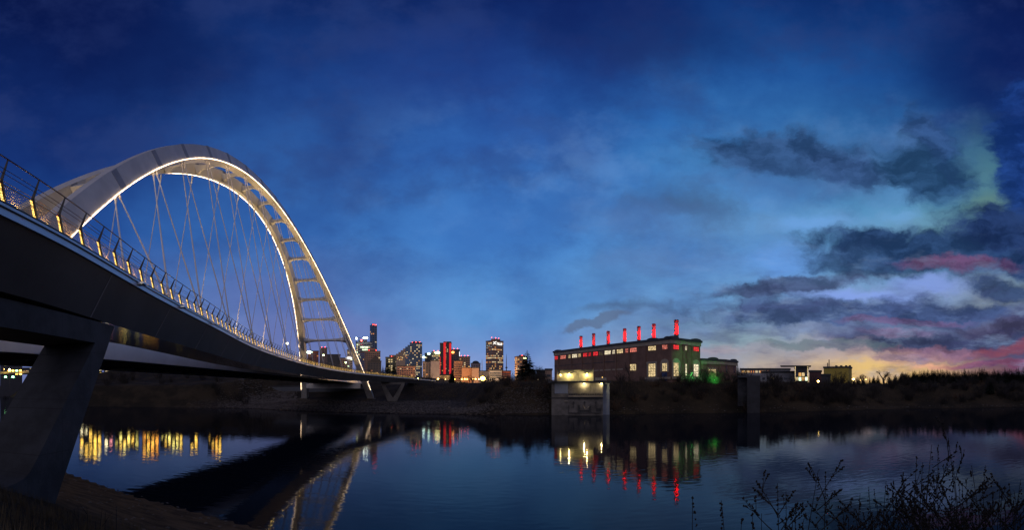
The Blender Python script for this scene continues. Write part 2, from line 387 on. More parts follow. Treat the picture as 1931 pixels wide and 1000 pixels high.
def ground_mat():
    m = bpy.data.materials.new('bank earth and dry grass'); m.use_nodes = True; nt = m.node_tree; q = G(nt)
    b = nt.nodes['Principled BSDF']; b.inputs['Roughness'].default_value = .95; b.inputs['Specular IOR Level'].default_value = .1
    geo = nt.nodes.new('ShaderNodeNewGeometry'); po = geo.outputs['Position']
    s_ = nt.nodes.new('ShaderNodeSeparateXYZ'); nt.links.new(po, s_.inputs[0])
    n1 = q.noise(po, .12, 8, .65); n2 = q.noise(po, 1.7, 6, .7)
    c = q.mix(q.step(n1, .4, .62), (.022, .018, .013, 1), (.046, .034, .022, 1))
    c = q.mix(q.step(n2, .5, .75, 0, .55), c, (.014, .013, .010, 1))
    # pebbles on the low gravel bench
    vo = nt.nodes.new('ShaderNodeTexVoronoi'); vo.inputs['Scale'].default_value = .85; nt.links.new(po, vo.inputs['Vector'])
    peb = q.mix(q.step(vo.outputs['Distance'], .1, .6), (.12, .096, .076, 1), (.026, .020, .016, 1))
    low = q.m('MULTIPLY', q.step(s_.outputs[2], 4.0, 2.2), q.m('MULTIPLY', q.step(s_.outputs[1], 110, 130), q.m('MULTIPLY', q.step(s_.outputs[0], -135, -100), q.step(s_.outputs[0], 8, -10))))
    c = q.mix(low, c, peb)
    # bare sandy strip by the near water
    near = q.m('MULTIPLY', q.step(s_.outputs[1], 60, 40), q.step(s_.outputs[2], 2.6, 1.2))
    sand = q.mix(q.step(q.noise(q.vec(s_.outputs[0], q.m('MULTIPLY', s_.outputs[1], 3.0), 0), .5, 7, .65), .35, .65), (.050, .034, .020, 1), (.13, .085, .048, 1))
    c = q.mix(near, c, sand)
    nt.links.new(c, b.inputs['Base Color'])
    bn = nt.nodes.new('ShaderNodeBump'); bn.inputs['Strength'].default_value = .8; bn.inputs['Distance'].default_value = .25
    nt.links.new(q.m('ADD', n2, q.m('MULTIPLY', q.noise(po, 6.0, 5, .7), .3)), bn.inputs['Height']); nt.links.new(bn.outputs[0], b.inputs['Normal'])
    return m
tag(ground().build('ground', ground_mat()), 'dark river banks of earth, dry grass and gravel', None, kind='structure')
def water_mat():
    m = bpy.data.materials.new('river water'); m.use_nodes = True; nt = m.node_tree; q = G(nt)
    b = nt.nodes['Principled BSDF']
    b.inputs['Base Color'].default_value = (.004, .007, .014, 1); b.inputs['Roughness'].default_value = .03
    b.inputs['IOR'].default_value = 1.33; b.inputs['Specular IOR Level'].default_value = .22
    geo = nt.nodes.new('ShaderNodeNewGeometry'); po = geo.outputs['Position']
    s_ = nt.nodes.new('ShaderNodeSeparateXYZ'); nt.links.new(po, s_.inputs[0])
    v1 = q.vec(q.m('MULTIPLY', s_.outputs[0], .55), s_.outputs[1], 0)
    n1 = q.noise(v1, 1.5, 1.2, .45); n2 = q.noise(v1, .16, 3, .5)
    n3 = q.noise(po, 4.5, 3, .6)
    patch = q.step(q.noise(q.vec(q.m('MULTIPLY', s_.outputs[0], .4), s_.outputs[1], 2), .035, 3, .5), .38, .66, .35, 1.0)
    hgt = q.m('ADD', q.m('ADD', q.m('MULTIPLY', n1, .034), q.m('MULTIPLY', n2, .03)), q.m('MULTIPLY', n3, .0045))
    bn = nt.nodes.new('ShaderNodeBump'); bn.inputs['Distance'].default_value = 1.0
    nt.links.new(q.m('MULTIPLY', patch, .42), bn.inputs['Strength'])
    nt.links.new(hgt, bn.inputs['Height']); nt.links.new(bn.outputs[0], b.inputs['Normal'])
    # dark diffuse colour mixed in to dim the reflections: shade put into the surface
    df = nt.nodes.new('ShaderNodeBsdfDiffuse'); df.inputs['Color'].default_value = (.006, .008, .012, 1)
    mx = nt.nodes.new('ShaderNodeMixShader'); mx.inputs[0].default_value = .30
    nt.links.new(b.outputs[0], mx.inputs[1]); nt.links.new(df.outputs[0], mx.inputs[2]); nt.links.new(mx.outputs[0], nt.nodes['Material Output'].inputs['Surface'])
    return m
wm = MB(); wm.add([(-3500, -2500, 0), (3500, -2500, 0), (3500, 1500, 0), (-3500, 1500, 0)], [(0, 1, 2, 3)])
tag(wm.build('river_water', water_mat()), 'calm dark river reflecting the dusk sky and city lights', None, kind='structure')

# ------------------------------------------------------------------ deck path of the curved walkway
KS = .78; ZF = EYE + 7.5 * KS      # top of fascia
dp = [(0, 377), (131, 447), (218, 500), (305, 553), (400, 605.6), (505, 661), (604, 691), (686, 704.5), (784, 714)]
path = [Vector((9, -42, ZF)), Vector((-1.5, -20, ZF)), Vector((-9.6, -.5, ZF))]
for px, py in dp: path.append(W(px, F * (ZF - EYE) / (HZ - py), ZF))
e = (path[-1] - path[-2]).normalized(); path.append(path[-1] + Vector((.05, 1, 0)) * 45)
def catmull(P, n=24):
    out = []
    for i in range(len(P) - 1):
        p0, p1, p2, p3 = P[max(i - 1, 0)], P[i], P[i + 1], P[min(i + 2, len(P) - 1)]
        for k in range(n):
            t = k / n
            out.append(.5 * ((2 * p1) + (p2 - p0) * t + (2 * p0 - 5 * p1 + 4 * p2 - p3) * t * t + (3 * p1 - p0 - 3 * p2 + p3) * t ** 3))
    out.append(P[-1]); return out
fine = catmull(path)
for _ in range(30):
    fine = [fine[0]] + [fine[i] * .5 + (fine[i - 1] + fine[i + 1]) * .25 for i in range(1, len(fine) - 1)] + [fine[-1]]
cum = [0.0]
for a, b in zip(fine, fine[1:]): cum.append(cum[-1] + (b - a).length)
def at(s):
    import bisect
    i = max(1, min(len(cum) - 1, bisect.bisect(cum, s))); t = (s - cum[i - 1]) / (cum[i] - cum[i - 1])
    p = fine[i - 1].lerp(fine[i], t); d = (fine[i] - fine[i - 1]).normalized()
    return p, d
LEN = cum[-1]
UP = Vector((0, 0, 1))
def frame(s, off=0.0, dz_=0.0):
    p, d = at(s); l = Vector((-d.y, d.x, 0))     # inward (west)
    return p + l * off + UP * dz_, l, UP
def s_of_px(px):
    best = None
    for i in range(0, len(fine)):
        p = fine[i]
        if p.y < 3: continue
        t = CX + F * math.atan2(p.x, p.y)
        if best is None or abs(t - px) < best[0]: best = (abs(t - px), cum[i])
    return best[1]

# ------------------------------------------------------------------ arch bridge
BA = Vector((-25.001, 7.16, 0)); BB = Vector((-59.115, 196.738, 0)); RW, RH, RL, REX, RZB = 32.566, 49.417, 13.028, 1.977, EYE - 3.407
BD = (BB - BA).normalized(); BN = Vector((-BD.y, BD.x, 0)); SPAN = (BB - BA).length
def rib(t, side):
    z = 1 - abs(2 * t - 1) ** REX
    off = RL * z if side == 0 else RW - RL * z
    return BA + (BB - BA) * t + BN * off + UP * (RZB + RH * z)
def rib_frame(t, side):
    """strip corner, inward lateral, in-plane normal, tangent"""
    T = (rib(min(t + .004, 1.03), side) - rib(t - .004, side)).normalized()
    sg = 1 if side == 0 else -1
    ip = (BN * sg * RL + UP * RH).normalized()
    Lp = (BN * sg - ip * (BN * sg).dot(ip)).normalized()
    N = (T.cross(Lp)); N = N if N.dot(UP) > 0 or abs(N.z) < .2 and N.dot(BD * (1 if t > .5 else -1)) > 0 else -N
    return rib(t, side), Lp, N.normalized(), T
def t_of_px(px):
    best = None
    for k in range(30, 1000):
        p = rib(k / 1000, 0); x = CX + F * math.atan2(p.x, p.y)
        if best is None or abs(x - px) < best[0]: best = (abs(x - px), k / 1000)
    return best[1]
NODES = [t_of_px(p) for p in (228, 299, 351, 397, 433.5, 467, 495, 521, 545.5, 568, 587.5, 608.5, 626, 643, 660)]
bridge = thing('arch_bridge', (BA + BB) / 2 * 1.0, 'white steel twin arch bridge with lit edges and crossed hanger cables over the river', 'bridge')
SEC_W, SEC_D = 2.55, 2.35
def rw(t): return 1.35 + 1.25 * abs(2 * t - 1) ** 1.6
for side in (0, 1):
    ts = [.012 + i * (1.0 - .012) / 150 for i in range(151)]
    fr = []; sect = []
    for t in ts:
        o, l, n, T = rib_frame(t, side)
        k = 1.0 + .25 * abs(2 * t - 1) ** 3
        sw__ = rw(t); fr.append((o, l, n)); sect.append([(0.0, 0.0), (sw__, 0.0), (sw__, SEC_D * k * .86), (sw__ * .5, SEC_D * k), (0.0, SEC_D * k * .86)])
    m = MB(); m.sweep(fr, sect)
    ro = m.build('arch_rib', M['steel_white'], bridge)
    m = MB(); m.sweep([(o - l * .10 - n * .14, l, n) for o, l, n in fr if o.z > 8 or True][0:148], [(.02, .04), (.09, .04), (.09, .13), (.02, .13)])
    m.build('led_strip', M['led_white'], ro)
    for t in ([.028, .055] + NODES[:-2]):
        tb = t + .004
        f2 = []
        for q in (-.0028, .0028):
            o, l, n, T = rib_frame(tb + q, side); f2.append((o, l, n))
        q_ = rw(tb); m = MB(); m.sweep(f2, [(-.03, .12), (q_ + .03, .12), (q_ + .03, SEC_D * .9), (q_ * .5, SEC_D + .06), (-.03, SEC_D * .9)])
        m.build('joint_band', M['steel_band'], ro)
# crossbeams between the two ribs
for t in NODES[1:]:
    a, la, na, Ta = rib_frame(t + .004, 0); b, lb, nb, Tb = rib_frame(t + .004, 1)
    p0 = a + la * rw(t) + na * 1.0; p1 = b + lb * rw(t) + nb * 1.0
    ax = (p1 - p0).normalized(); ln = (p1 - p0).length
    fr = []; sect = []
    for i in range(17):
        u = i / 16; fl = abs(2 * u - 1)
        w_ = .35 + .55 * fl ** 5 * 1.0; h_ = .34 + .6 * fl ** 3.2
        fr.append((p0 + (p1 - p0) * u, Ta, na)); sect.append([(-w_, -h_), (w_, -h_), (w_, h_), (-w_, h_)])
    m = MB(); m.sweep(fr, sect); m.build('crossbeam', M['steel_white'], bridge)
# main road deck: white box girders and dark soffit
MZ = EYE + 3.3
def axis_pt(y, off, z):
    t = (y - BA.y) / (BB.y - BA.y); p = BA + (BB - BA) * t + BN * off; return Vector((p.x, p.y, z))
ys = [-70 + 6 * i for i in range(62)]
def deck_frames(off): return [(axis_pt(y, off, MZ), BN, UP) for y in ys]
m = MB(); m.sweep(deck_frames(7.6), [(0, 0), (.6, 0), (.6, 1.75), (0, 1.75)]); east = m.build('edge_girder', M['edge_lit'], bridge)
m = MB(); m.sweep(deck_frames(24.6), [(0, 0), (.6, 0), (.6, 1.75), (0, 1.75)]); m.build('edge_girder', M['steel_white'], bridge)
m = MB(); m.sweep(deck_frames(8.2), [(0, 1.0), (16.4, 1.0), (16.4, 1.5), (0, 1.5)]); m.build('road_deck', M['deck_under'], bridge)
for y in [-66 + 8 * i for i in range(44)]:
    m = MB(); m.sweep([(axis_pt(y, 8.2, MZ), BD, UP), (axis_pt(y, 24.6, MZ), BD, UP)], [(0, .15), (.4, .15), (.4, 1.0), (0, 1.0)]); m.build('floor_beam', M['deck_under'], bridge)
# parapet bands of the road deck
m = MB(); m.sweep(deck_frames(24.9), [(0, 1.75), (.25, 1.75), (.25, 2.6), (0, 2.6)]); m.build('parapet', M['steel_band'], bridge)
m = MB(); m.sweep(deck_frames(7.75), [(0, 1.75), (.25, 1.75), (.25, 2.5), (0, 2.5)]); m.build('parapet', M['steel_band'], bridge)
# tie beam between the arch feet at deck level
ya = .955
p0 = rib(ya, 0) + BN * 2.6; p1 = rib(ya, 1) - BN * 2.6; p0.z = p1.z = EYE + 1.0
m = MB(); m.sweep([(p0, BD, UP), (p1, BD, UP)], [(-.9, 0), (.9, 0), (.9, 2.1), (-.9, 2.1)]); m.build('tie_beam', M['steel_white'], bridge)
for side in (0, 1):
    o, l, n, T = rib_frame(.985, side); c = rib(1.0, side) + l * SEC_W / 2
    m = MB(); m.box((c.x, c.y + .6, 1.2), 4.2, 5.2, 2.1, Matrix.Rotation(.18, 3, 'Z')); m.box((c.x, c.y + .6, 3.3), 3.4, 4.2, .5, Matrix.Rotation(.18, 3, 'Z'))
    m.build('arch_footing', M['concrete_light'], bridge)
# hangers
ANCH_PX = (237, 320, 383, 437, 480, 515, 545, 570, 592, 612, 630, 647, 662, 675, 686)
def s_anchor(px):
    lo, hi = 45.0, 300.0
    for _ in range(40):
        mid = (lo + hi) / 2; q = frame(mid, .75, .1)[0]
        if CX + F * math.atan2(q.x, q.y) < px: lo = mid
        else: hi = mid
    return lo
walk_s = [s_anchor(p) for p in ANCH_PX]
anch = [frame(s, .75, .1)[0] for s in walk_s]
def hang(a, b, r_=.075):
    m = MB(); d = (b - a); m.tube([a, a + d * .5, b], r_, 6)
    e = d.normalized(); m.tube([a + e * .2, a + e * 1.6], r_ * 1.9, 6)
    o = m.build('hanger_cable', M['hanger'], bridge); return o
for i, t in enumerate(NODES):
    a, l, n, T = rib_frame(t, 0); a = a + l * .7 - n * .1
    hang(a - T * .5, anch[i])
    if i + 1 < len(anch): hang(a + T * .5, anch[i + 1])
    b, l2, n2, T2 = rib_frame(t + .004, 1); b = b + l2 * .7 - n2 * .1
    yb = b.y
    hang(b, axis_pt(yb, 24.4, MZ + 1.9))

# floodlights standing on the road deck edges, aimed up at the ribs, crossbeams and cables
for side in (0, 1):
    for t in (.05, .12, .2, .3, .4, .5, .6, .7, .8, .89):
        tgt = rib_frame(min(t + .015, .97), side); aim = tgt[0] + tgt[1] * 1.3
        base_ = axis_pt(rib(t, side).y, 9.0 if side == 0 else 23.6, MZ + 1.6)
        m = MB(); m.box(base_, .5, .4, .35); fo_ = m.build('floodlight', M['dark_steel'], bridge)
        ld = bpy.data.lights.new('flood_lamp', 'SPOT'); ld.color = (1.0, .68, .34); dist = (aim - base_).length
        ld.energy = 10.0 * dist * dist + 500; ld.spot_size = R(58); ld.spot_blend = .8; ld.shadow_soft_size = .2
        lo = bpy.data.objects.new('flood_lamp', ld); COL.objects.link(lo); lo.location = base_ + UP * .6
        lo.rotation_euler = (aim - lo.location).to_track_quat('-Z', 'Y').to_euler(); lo.parent = fo_; lo.matrix_parent_inverse = parent_inv(fo_)
# ------------------------------------------------------------------ curved walkway
walk = thing('curved_walkway', at(160)[0] - UP * 3, 'curved pedestrian walkway deck with cable railing and yellow lit posts beside the arch', 'footbridge')
NS = [0] + [1.5 * i for i in range(1, int(LEN / 1.5))] + [LEN]
def wframes(off=0, dz_=0, s0=0, s1=None): 
    s1 = LEN if s1 is None else s1
    return [frame(s, off, dz_) for s in NS if s0 <= s <= s1]
WD = 6.2      # deck width
KEEL = EYE + 4.45 * KS - ZF
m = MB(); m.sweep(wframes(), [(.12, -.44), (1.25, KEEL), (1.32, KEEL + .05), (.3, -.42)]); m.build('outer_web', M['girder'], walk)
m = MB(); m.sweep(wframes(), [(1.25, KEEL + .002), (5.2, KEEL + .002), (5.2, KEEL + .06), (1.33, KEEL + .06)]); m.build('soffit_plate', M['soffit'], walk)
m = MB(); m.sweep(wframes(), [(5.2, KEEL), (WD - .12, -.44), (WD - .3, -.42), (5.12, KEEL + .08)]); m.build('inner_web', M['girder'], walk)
m = MB(); m.sweep(wframes(), [(0, -.44), (.3, -.44), (.3, -.03), (0, -.03)]); fa = m.build('fascia', M['fascia'], walk)
m = MB(); m.sweep(wframes(-.06), [(0, -.20), (.06, -.20), (.06, -.17), (0, -.17)]); m.build('fascia_groove', M['dark_steel'], fa)
m = MB(); m.sweep(wframes(), [(WD - .3, -.44), (WD, -.44), (WD, 0), (WD - .3, 0)]); m.build('fascia', M['fascia'], walk)
m = MB(); m.sweep(wframes(), [(.3, -.2), (WD - .3, -.2), (WD - .3, -.05), (.3, -.05)]); m.build('walking_surface', M['concrete'], walk)
m = MB(); m.sweep(wframes(), [(-.03, -.03), (.3, -.03), (.3, 0), (-.03, 0)]); m.build('edge_trim', M['dark_steel'], walk)
for s_ in [44 + 9.0 * i for i in range(26)]:
    if s_ > LEN - 5: break
    d = at(s_)[1]; m = MB()
    a_p, l_p, u_p = frame(s_); q0_ = a_p + l_p * .115 + u_p * -.46; q1_ = a_p + l_p * 1.235 + u_p * KEEL; nn_ = ((q1_ - q0_).cross(d)).normalized(); nn_ = nn_ if nn_.dot(l_p) < 0 else -nn_
    m.hexa([q0_ - d * .03 + nn_ * .012, q0_ + d * .03 + nn_ * .012, q0_ + d * .03 - nn_ * .01, q0_ - d * .03 - nn_ * .01, q1_ - d * .03 + nn_ * .012, q1_ + d * .03 + nn_ * .012, q1_ + d * .03 - nn_ * .01, q1_ - d * .03 - nn_ * .01]); m.build('plate_seam', M['steel_band'], walk)
# railing: posts lean in, kink at the handrail, lean out again
KINK = (.30, .80); TOPR = (.02, 1.40)
def prof(h): 
    if h < KINK[1]: return .12 + (KINK[0] - .12) * h / KINK[1]
    return KINK[0] + (TOPR[0] - KINK[0]) * (h - KINK[1]) / (TOPR[1] - KINK[1])
posts = [s for s in [53.88 + 1.755 * i for i in range(-6, 124)] if s < 271]
def post_mesh(hw=.035, z0=0, z1=None):
    m = MB()
    f0 = Vector((0, 1, 0)); l = Vector((-1, 0, 0))
    def bar(a, b, w0, w1, th):
        vs = []
        for (o, h), w in ((a, w0), (b, w1)):
            vs += [Vector((-(o - w / 2), -th / 2, h)), Vector((-(o - w / 2), th / 2, h)), Vector((-(o + w / 2), th / 2, h)), Vector((-(o + w / 2), -th / 2, h))]
        m.hexa(vs)
    bar((.12, 0), KINK, .10, .15, .03); bar(KINK, TOPR, .14, .05, .03)
    bar((.14, -.02), (KINK[0] - .02, KINK[1]), .02, .02, .10)
    return m
def post_led():
    m = MB(); vs = []
    for o, h in ((.118 - .055, .06), (KINK[0] - .085, .72)):
        vs += [Vector((-(o + .075), -.15, h)), Vector((-(o + .075), -.018, h)), Vector((-(o + .095), -.018, h)), Vector((-(o + .095), -.15, h))]
    m.hexa(vs); return m
pm = post_mesh().mesh('rail_post', M['dark_steel']); lm_ = post_led().mesh('post_light', M['led_yellow'])
farp = MB(); farl = MB()
for i, s in enumerate(posts):
    p, d = at(s); rz = math.atan2(d.y, d.x) - math.pi / 2
    if i < 99:
        o = place(pm, 'rail_post', walk); 
        o.location = p; o.rotation_euler = (0, 0, rz)
        if True:
            l = place(lm_, 'post_light'); l.parent = o
    else:
        mtx = Matrix.Translation(p) @ Matrix.Rotation(rz, 4, 'Z')
        for src, dst in ((pm, farp), (lm_, farl)):
            dst.add([mtx @ v.co for v in src.vertices], [tuple(q.vertices) for q in src.polygons])
fp = tag(farp.build('rail_post', M['dark_steel'], walk), kind='stuff')
tag(farl.build('post_light', M['led_yellow'], fp), kind='stuff')
lampm_ = MB(); lampm_.lathe([(.03, 0), (.03, .03), (.022, .04)], (0, 0, 0), 8); lampm_ = lampm_.mesh('added_edge_lamp', M['led_yellow'])
for i, s in enumerate(posts[:96]):  # small uplights added along the edge to turn the railing wires golden
    if i % 2 and i > 40: continue
    p, l, u = frame(s + .5, .03, .003); o = place(lampm_, 'added_edge_lamp', walk); o.location = p
    ld = bpy.data.lights.new('lamp_light', 'POINT'); ld.color = (1, .66, .22); ld.energy = 3.5 if i <= 40 else 3; ld.shadow_soft_size = .03
    lo = bpy.data.objects.new('lamp_light', ld); COL.objects.link(lo); lo.parent = o; lo.location = (0, 0, .10)
def rail(h, r_, mt, nm, inner=False, do=0.0):
    off = prof(h) + do
    if inner: off = WD - off
    st = [f[0] for f in wframes(off, h, 40, 285)]
    m = MB(); m.tube(st, r_, 5, True); m.build(nm, mt, walk)
rail(1.40, .024, M['rail_brown'], 'top_rail'); rail(.80, .022, M['rail_brown'], 'handrail', do=.10); rail(.83, .012, M['gold_lit'], 'railing_wire')
for h in (1.13, 1.02): rail(h, .011, M['rail_brown'], 'railing_wire')
for h in (.08, .17, .26, .35, .44, .53, .62, .71): rail(h, .0115, M['gold_lit'], 'railing_wire')
# inner railing (simpler)
rail(1.40, .024, M['rail_brown'], 'top_rail', True)
for h in (.2, .45, .7, 1.0): rail(h, .009, M['gold_lit'], 'railing_wire', True)
# hanger brackets on the outer edge
for s in walk_s[:14]:
    p, l, u = frame(s, -.38, -.30); d = at(s)[1]
    m = MB(); m.sweep([(p, d, u), (p + l * 1.1, d, u)], [(-.28, 0), (.28, 0), (.20, .12), (-.20, .12)]); m.build('hanger_bracket', M['fascia'], walk)
# ------------------------------------------------------------------ V piers
pier_o = Vector((-18.25, 16.35, 0)); pier_d = Vector((.364, -.931, 0)); pier_n = Vector((-.931, -.364, 0))
def arcp(pts): return pts
halfL = 8.6
outer = [(0, 3.35), (5.75, -5.1), (5.9, -6.6)]
inner = [(2.05, 2.3), (6.9, -2.85), (7.25, -3.18), (7.6, -3.36), (8.1, -3.47), (8.6, -3.5)]
poly_out = outer + [(2 * halfL - a, b) for a, b in reversed(outer)]
hole = inner + [(2 * halfL - a, b) for a, b in reversed(inner[:-1])]
def pier_mesh(o, d, n, T, k=1.0):
    me = bmesh.new()
    z0 = EYE
    # build front face with the hole by bridging two halves
    m = MB()
    oi, ii = outer, inner
    def V_(a, b, q): return o + d * (a * k) + n * q + UP * (z0 + b * k)
    def quadstrip(mir):
        f = lambda a: (2 * halfL - a) if mir else a
        A = [(f(0), 3.35), (f(5.75), -5.1), (f(5.9), -6.6), (halfL, -6.6)]
        B = [(f(a), b) for a, b in inner]
        polys = [[(f(0), 3.35), (halfL, 3.35), (halfL, 2.3), (f(2.05), 2.3)],
                 [(f(0), 3.35), (f(2.05), 2.3), (f(6.9), -2.85), (f(5.75), -5.1)],
                 [(f(5.75), -5.1)] + B[1:] + [(halfL, -6.6), (f(5.9), -6.6)]]
        for P in polys:
            for q in (0, T):
                vs = [V_(a, b, q) for a, b in P]
                m.add(vs, [tuple(range(len(vs)))] if (q == 0) != mir else [tuple(reversed(range(len(vs))))])
        for C_ in (A, [(halfL, 2.3)] + B):
            for (a, b), (c, e_) in zip(C_, C_[1:]):
                m.add([V_(a, b, 0), V_(c, e_, 0), V_(c, e_, T), V_(a, b, T)], [(0, 1, 2, 3)])
    quadstrip(False); quadstrip(True)
    m.add([V_(0, 3.35, 0), V_(17.2, 3.35, 0), V_(17.2, 3.35, T), V_(0, 3.35, T)], [(0, 1, 2, 3)])
    return m
m = pier_mesh(pier_o, pier_d, pier_n, 3.0)
bp = thing('concrete_pier', pier_o + pier_d * halfL, 'big dark V shaped concrete pier under the near end of the walkway', 'pier')
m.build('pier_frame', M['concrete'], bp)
for a in (1.5, 15.7):
    m = MB(); c = pier_o + pier_d * a + pier_n * 1.5; m.box((c.x, c.y, EYE + 3.352), 1.1, 1.1, KEEL + ZF - EYE - 3.354, Matrix.Rotation(.37, 3, 'Z'))
    m.build('bearing', M['dark_steel'], bp)
# far V pier on the gravel
sF = s_of_px(741)
p, l, u = frame(sF, 3.2, 0)
top = KEEL + ZF
fo = W(718, p.xy.length, 0); fd = (W(764, p.xy.length, 0) - fo).normalized(); fw = (W(764, p.xy.length, 0) - fo).length
fn = Vector((fd.y * -1, fd.x, 0)); m = MB()
zb = hill(p.x, p.y) - .4
def FV(a, z, q=0): return fo + fd * (a * fw) + fn * q + UP * z
for P in ([(0, top), (1, top), (.95, top - .9), (.05, top - .9)],
          [(0.02, top - .9), (.16, top - .9), (.50, zb + 1.7), (.42, zb), (.30, zb)][:5],
          [(.98, top - .9), (.84, top - .9), (.50, zb + 1.7), (.42, zb), (.64, zb)]):
    n_ = len(P); a = [FV(x, z) for x, z in P]; b = [FV(x, z, 3.0) for x, z in P]
    m.add(a + b, [tuple(range(n_)), tuple(range(n_, 2 * n_))] + [(k, (k + 1) % n_, (k + 1) % n_ + n_, k + n_) for k in range(n_)])
fpier = thing('concrete_pier', (p.x, p.y, zb), 'small pale V shaped pier under the far end of the walkway on the gravel', 'pier')
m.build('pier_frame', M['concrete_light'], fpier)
c = p; m = MB(); m.box((c.x, c.y, top - .0), 1.2, 1.2, .04); m.build('bearing', M['dark_steel'], fpier)
# abutment behind the arch feet
ab = MB(); a0 = W(448, 232, 0); a1 = W(700, 226, 0)
d_ = (a1 - a0).normalized(); n_ = Vector((-d_.y, d_.x, 0))
ab.add([a0 + UP * 1, a1 + UP * 1, a1 + UP * 9.5, a0 + UP * 8.5, a0 + n_ * 3 + UP * 1, a1 + n_ * 3 + UP * 1, a1 + n_ * 3 + UP * 9.5, a0 + n_ * 3 + UP * 8.5],
       [(0, 1, 2, 3), (3, 2, 6, 7), (0, 3, 7, 4), (1, 5, 6, 2), (4, 7, 6, 5), (0, 4, 5, 1)])
at_ = thing('bridge_abutment', a0.lerp(a1, .5), 'long bluish grey concrete abutment wall behind the far arch feet', 'abutment wall')
ab.build('wall', mat('abutment concrete', (.085, .09, .105), .85, var=.2, vscale=.15, bump=.2), at_)
m = MB(); m.tube([a0 + UP * 8.9 - n_ * .1, a1 + UP * 9.9 - n_ * .1], .22, 4); m.build('coping', M['concrete'], at_)

# ------------------------------------------------------------------ more materials
M['brick'] = mat('dark brown brick', (.185, .108, .080), .85, var=.18, vscale=.5, bump=.2, bscale=14)
M['cream_stone'] = mat('cream stone band', (.34, .29, .22), .8, var=.14, vscale=.6)
M['roof_dark'] = mat('dark roof metal', (.030, .036, .045), .6, var=.2)
M['frame_dark'] = mat('dark window frame', (.02, .02, .022), .5)
M['door_blue'] = mat('blue door', (.03, .06, .16), .5)
M['door_tan'] = mat('tan door', (.45, .22, .08), .6)
M['panel_blue'] = mat('blue grey wall panel', (.20, .23, .30), .7, var=.12, vscale=.5)
M['stack'] = mat('red brown painted smokestack', (.40, .17, .15), .7, var=.25, vscale=.9, bump=.2, bscale=4)
M['glass_dark'] = mat('dark glass', (.02, .03, .045), .12, spec=.8)
M['bark'] = mat('bark', (.045, .036, .030), .95, var=.3, vscale=2)
M['twig'] = mat('bare twigs', (.024, .019, .016), .95, var=.3, vscale=2)
M['twig_brown'] = mat('dry brown twigs', (.10, .060, .035), .95, var=.3, vscale=2)
M['needle'] = mat('spruce needles', (.016, .026, .016), .9, var=.4, vscale=1.3)
M['weed'] = mat('dry weed stalk', (.012, .010, .009), .9, var=.3, vscale=5)
M['grass'] = mat('dry grass blades', (.075, .055, .030), .95, var=.35, vscale=.6)
M['tower_dark'] = mat('dark weathered concrete', (.032, .033, .04), .85, var=.25, vscale=.5, bump=.3)
M['stone'] = mat('riprap stone', (.105, .088, .074), .85, var=.4, vscale=1.2)
M['pole'] = mat('galvanised pole', (.20, .20, .20), .5, metal=.5)
WIN = {
 'cream': emit('cream lit window', (1.0, .74, .36), .75, .7, 2.2),
 'white': emit('white lit window', (1.0, .84, .55), 1.0, .65, 2.2),
 'red': emit('red lit window', (1.0, .03, .035), .85, .6, 1.6),
 'pink': emit('rose lit window', (1.0, .26, .18), .7, .7, 1.6),
 'amber': emit('amber lit window', (1.0, .36, .09), .55, .5, .13),
 'gold': emit('golden lit window', (1.0, .52, .15), .65, .5, .13),
 'pale': emit('pale lit window', (1.0, .76, .42), .65, .5, .13),
 'green': emit('green white lit floor', (.80, 1.0, .62), 1.7, .4, .2),
 'blue': emit('blue lit window', (.25, .35, 1.0), 2.0),
}

for kk, cc in (('gold', (1, .60, .10)), ('pale', (1, .85, .50)), ('pink', (1, .35, .4)), ('cream', (.9, .75, .2)), ('amber', (1, .40, .06)), ('green', (.3, 1, .4))): WIN['hot_' + kk] = emit('bright ' + kk + ' window', cc, 9.0, .6, .13)
# ------------------------------------------------------------------ brick power plant
LC0, LC1, LC2 = W(1045.5, 216.7, 0), W(1266, 160.0, 0), W(1323, 171.0, 0)
a_ = (LC1 - LC0).normalized(); b_ = Vector((-a_.y, a_.x, 0)); b_ = b_ if b_.dot(LC2 - LC1) > 0 else -b_
LN = (LC1 - LC0).length; WDT = (LC2 - LC1).dot(b_)
PZ = 9.0; TOPZ = EYE + 18.1
plant = thing('power_plant', LC1 + UP * PZ, 'long dark brick power plant with seven red lit smokestacks on its roof line behind', 'power plant')
plant['label'] = 'long dark brown brick power plant hall with rows of red and cream lit windows'
def face_u(px, side=0):
    """distance along the long side (0) or the gable side (1) that shows at pixel column px"""
    t = theta(px); d = Vector((math.sin(t), math.cos(t), 0)); o, ax = (LC0, a_) if side == 0 else (LC1, b_)
    # solve r*d = o + u*ax
    det = d.x * -ax.y + ax.x * d.y
    return (d.x * -o.y + o.x * d.y) / -det if False else ((o.x * d.y - o.y * d.x) / (ax.y * d.x - ax.x * d.y))
def face_z(px, py, side=0):
    o, ax = (LC0, a_) if side == 0 else (LC1, b_); p = o + ax * face_u(px, side); return ZP(py, p.length)
def fbox(side, px0, px1, z0, z1, out0, out1, m):
    """box on a wall between pixel columns, out0..out1 = metres proud of the wall"""
    u0, u1 = face_u(px0, side), face_u(px1, side); return ubox(side, u0, u1, z0, z1, out0, out1, m)
def ubox(side, u0, u1, z0, z1, out0, out1, m):
    o, ax, nn = (LC0, a_, -b_) if side == 0 else (LC1, b_, a_)
    q = [o + ax * u + nn * w for u, w in ((u0, out0), (u1, out0), (u1, out1), (u0, out1))]
    m.hexa([v + UP * z0 for v in q] + [v + UP * z1 for v in q]); return m
def ring(z0, z1, out, m):
    c = [LC0 - a_ * out - b_ * out, LC1 + a_ * out - b_ * out, LC1 + a_ * out + b_ * (WDT + out), LC0 - a_ * out + b_ * (WDT + out)]
    m.hexa([v + UP * z0 for v in c] + [v + UP * z1 for v in c]); return m
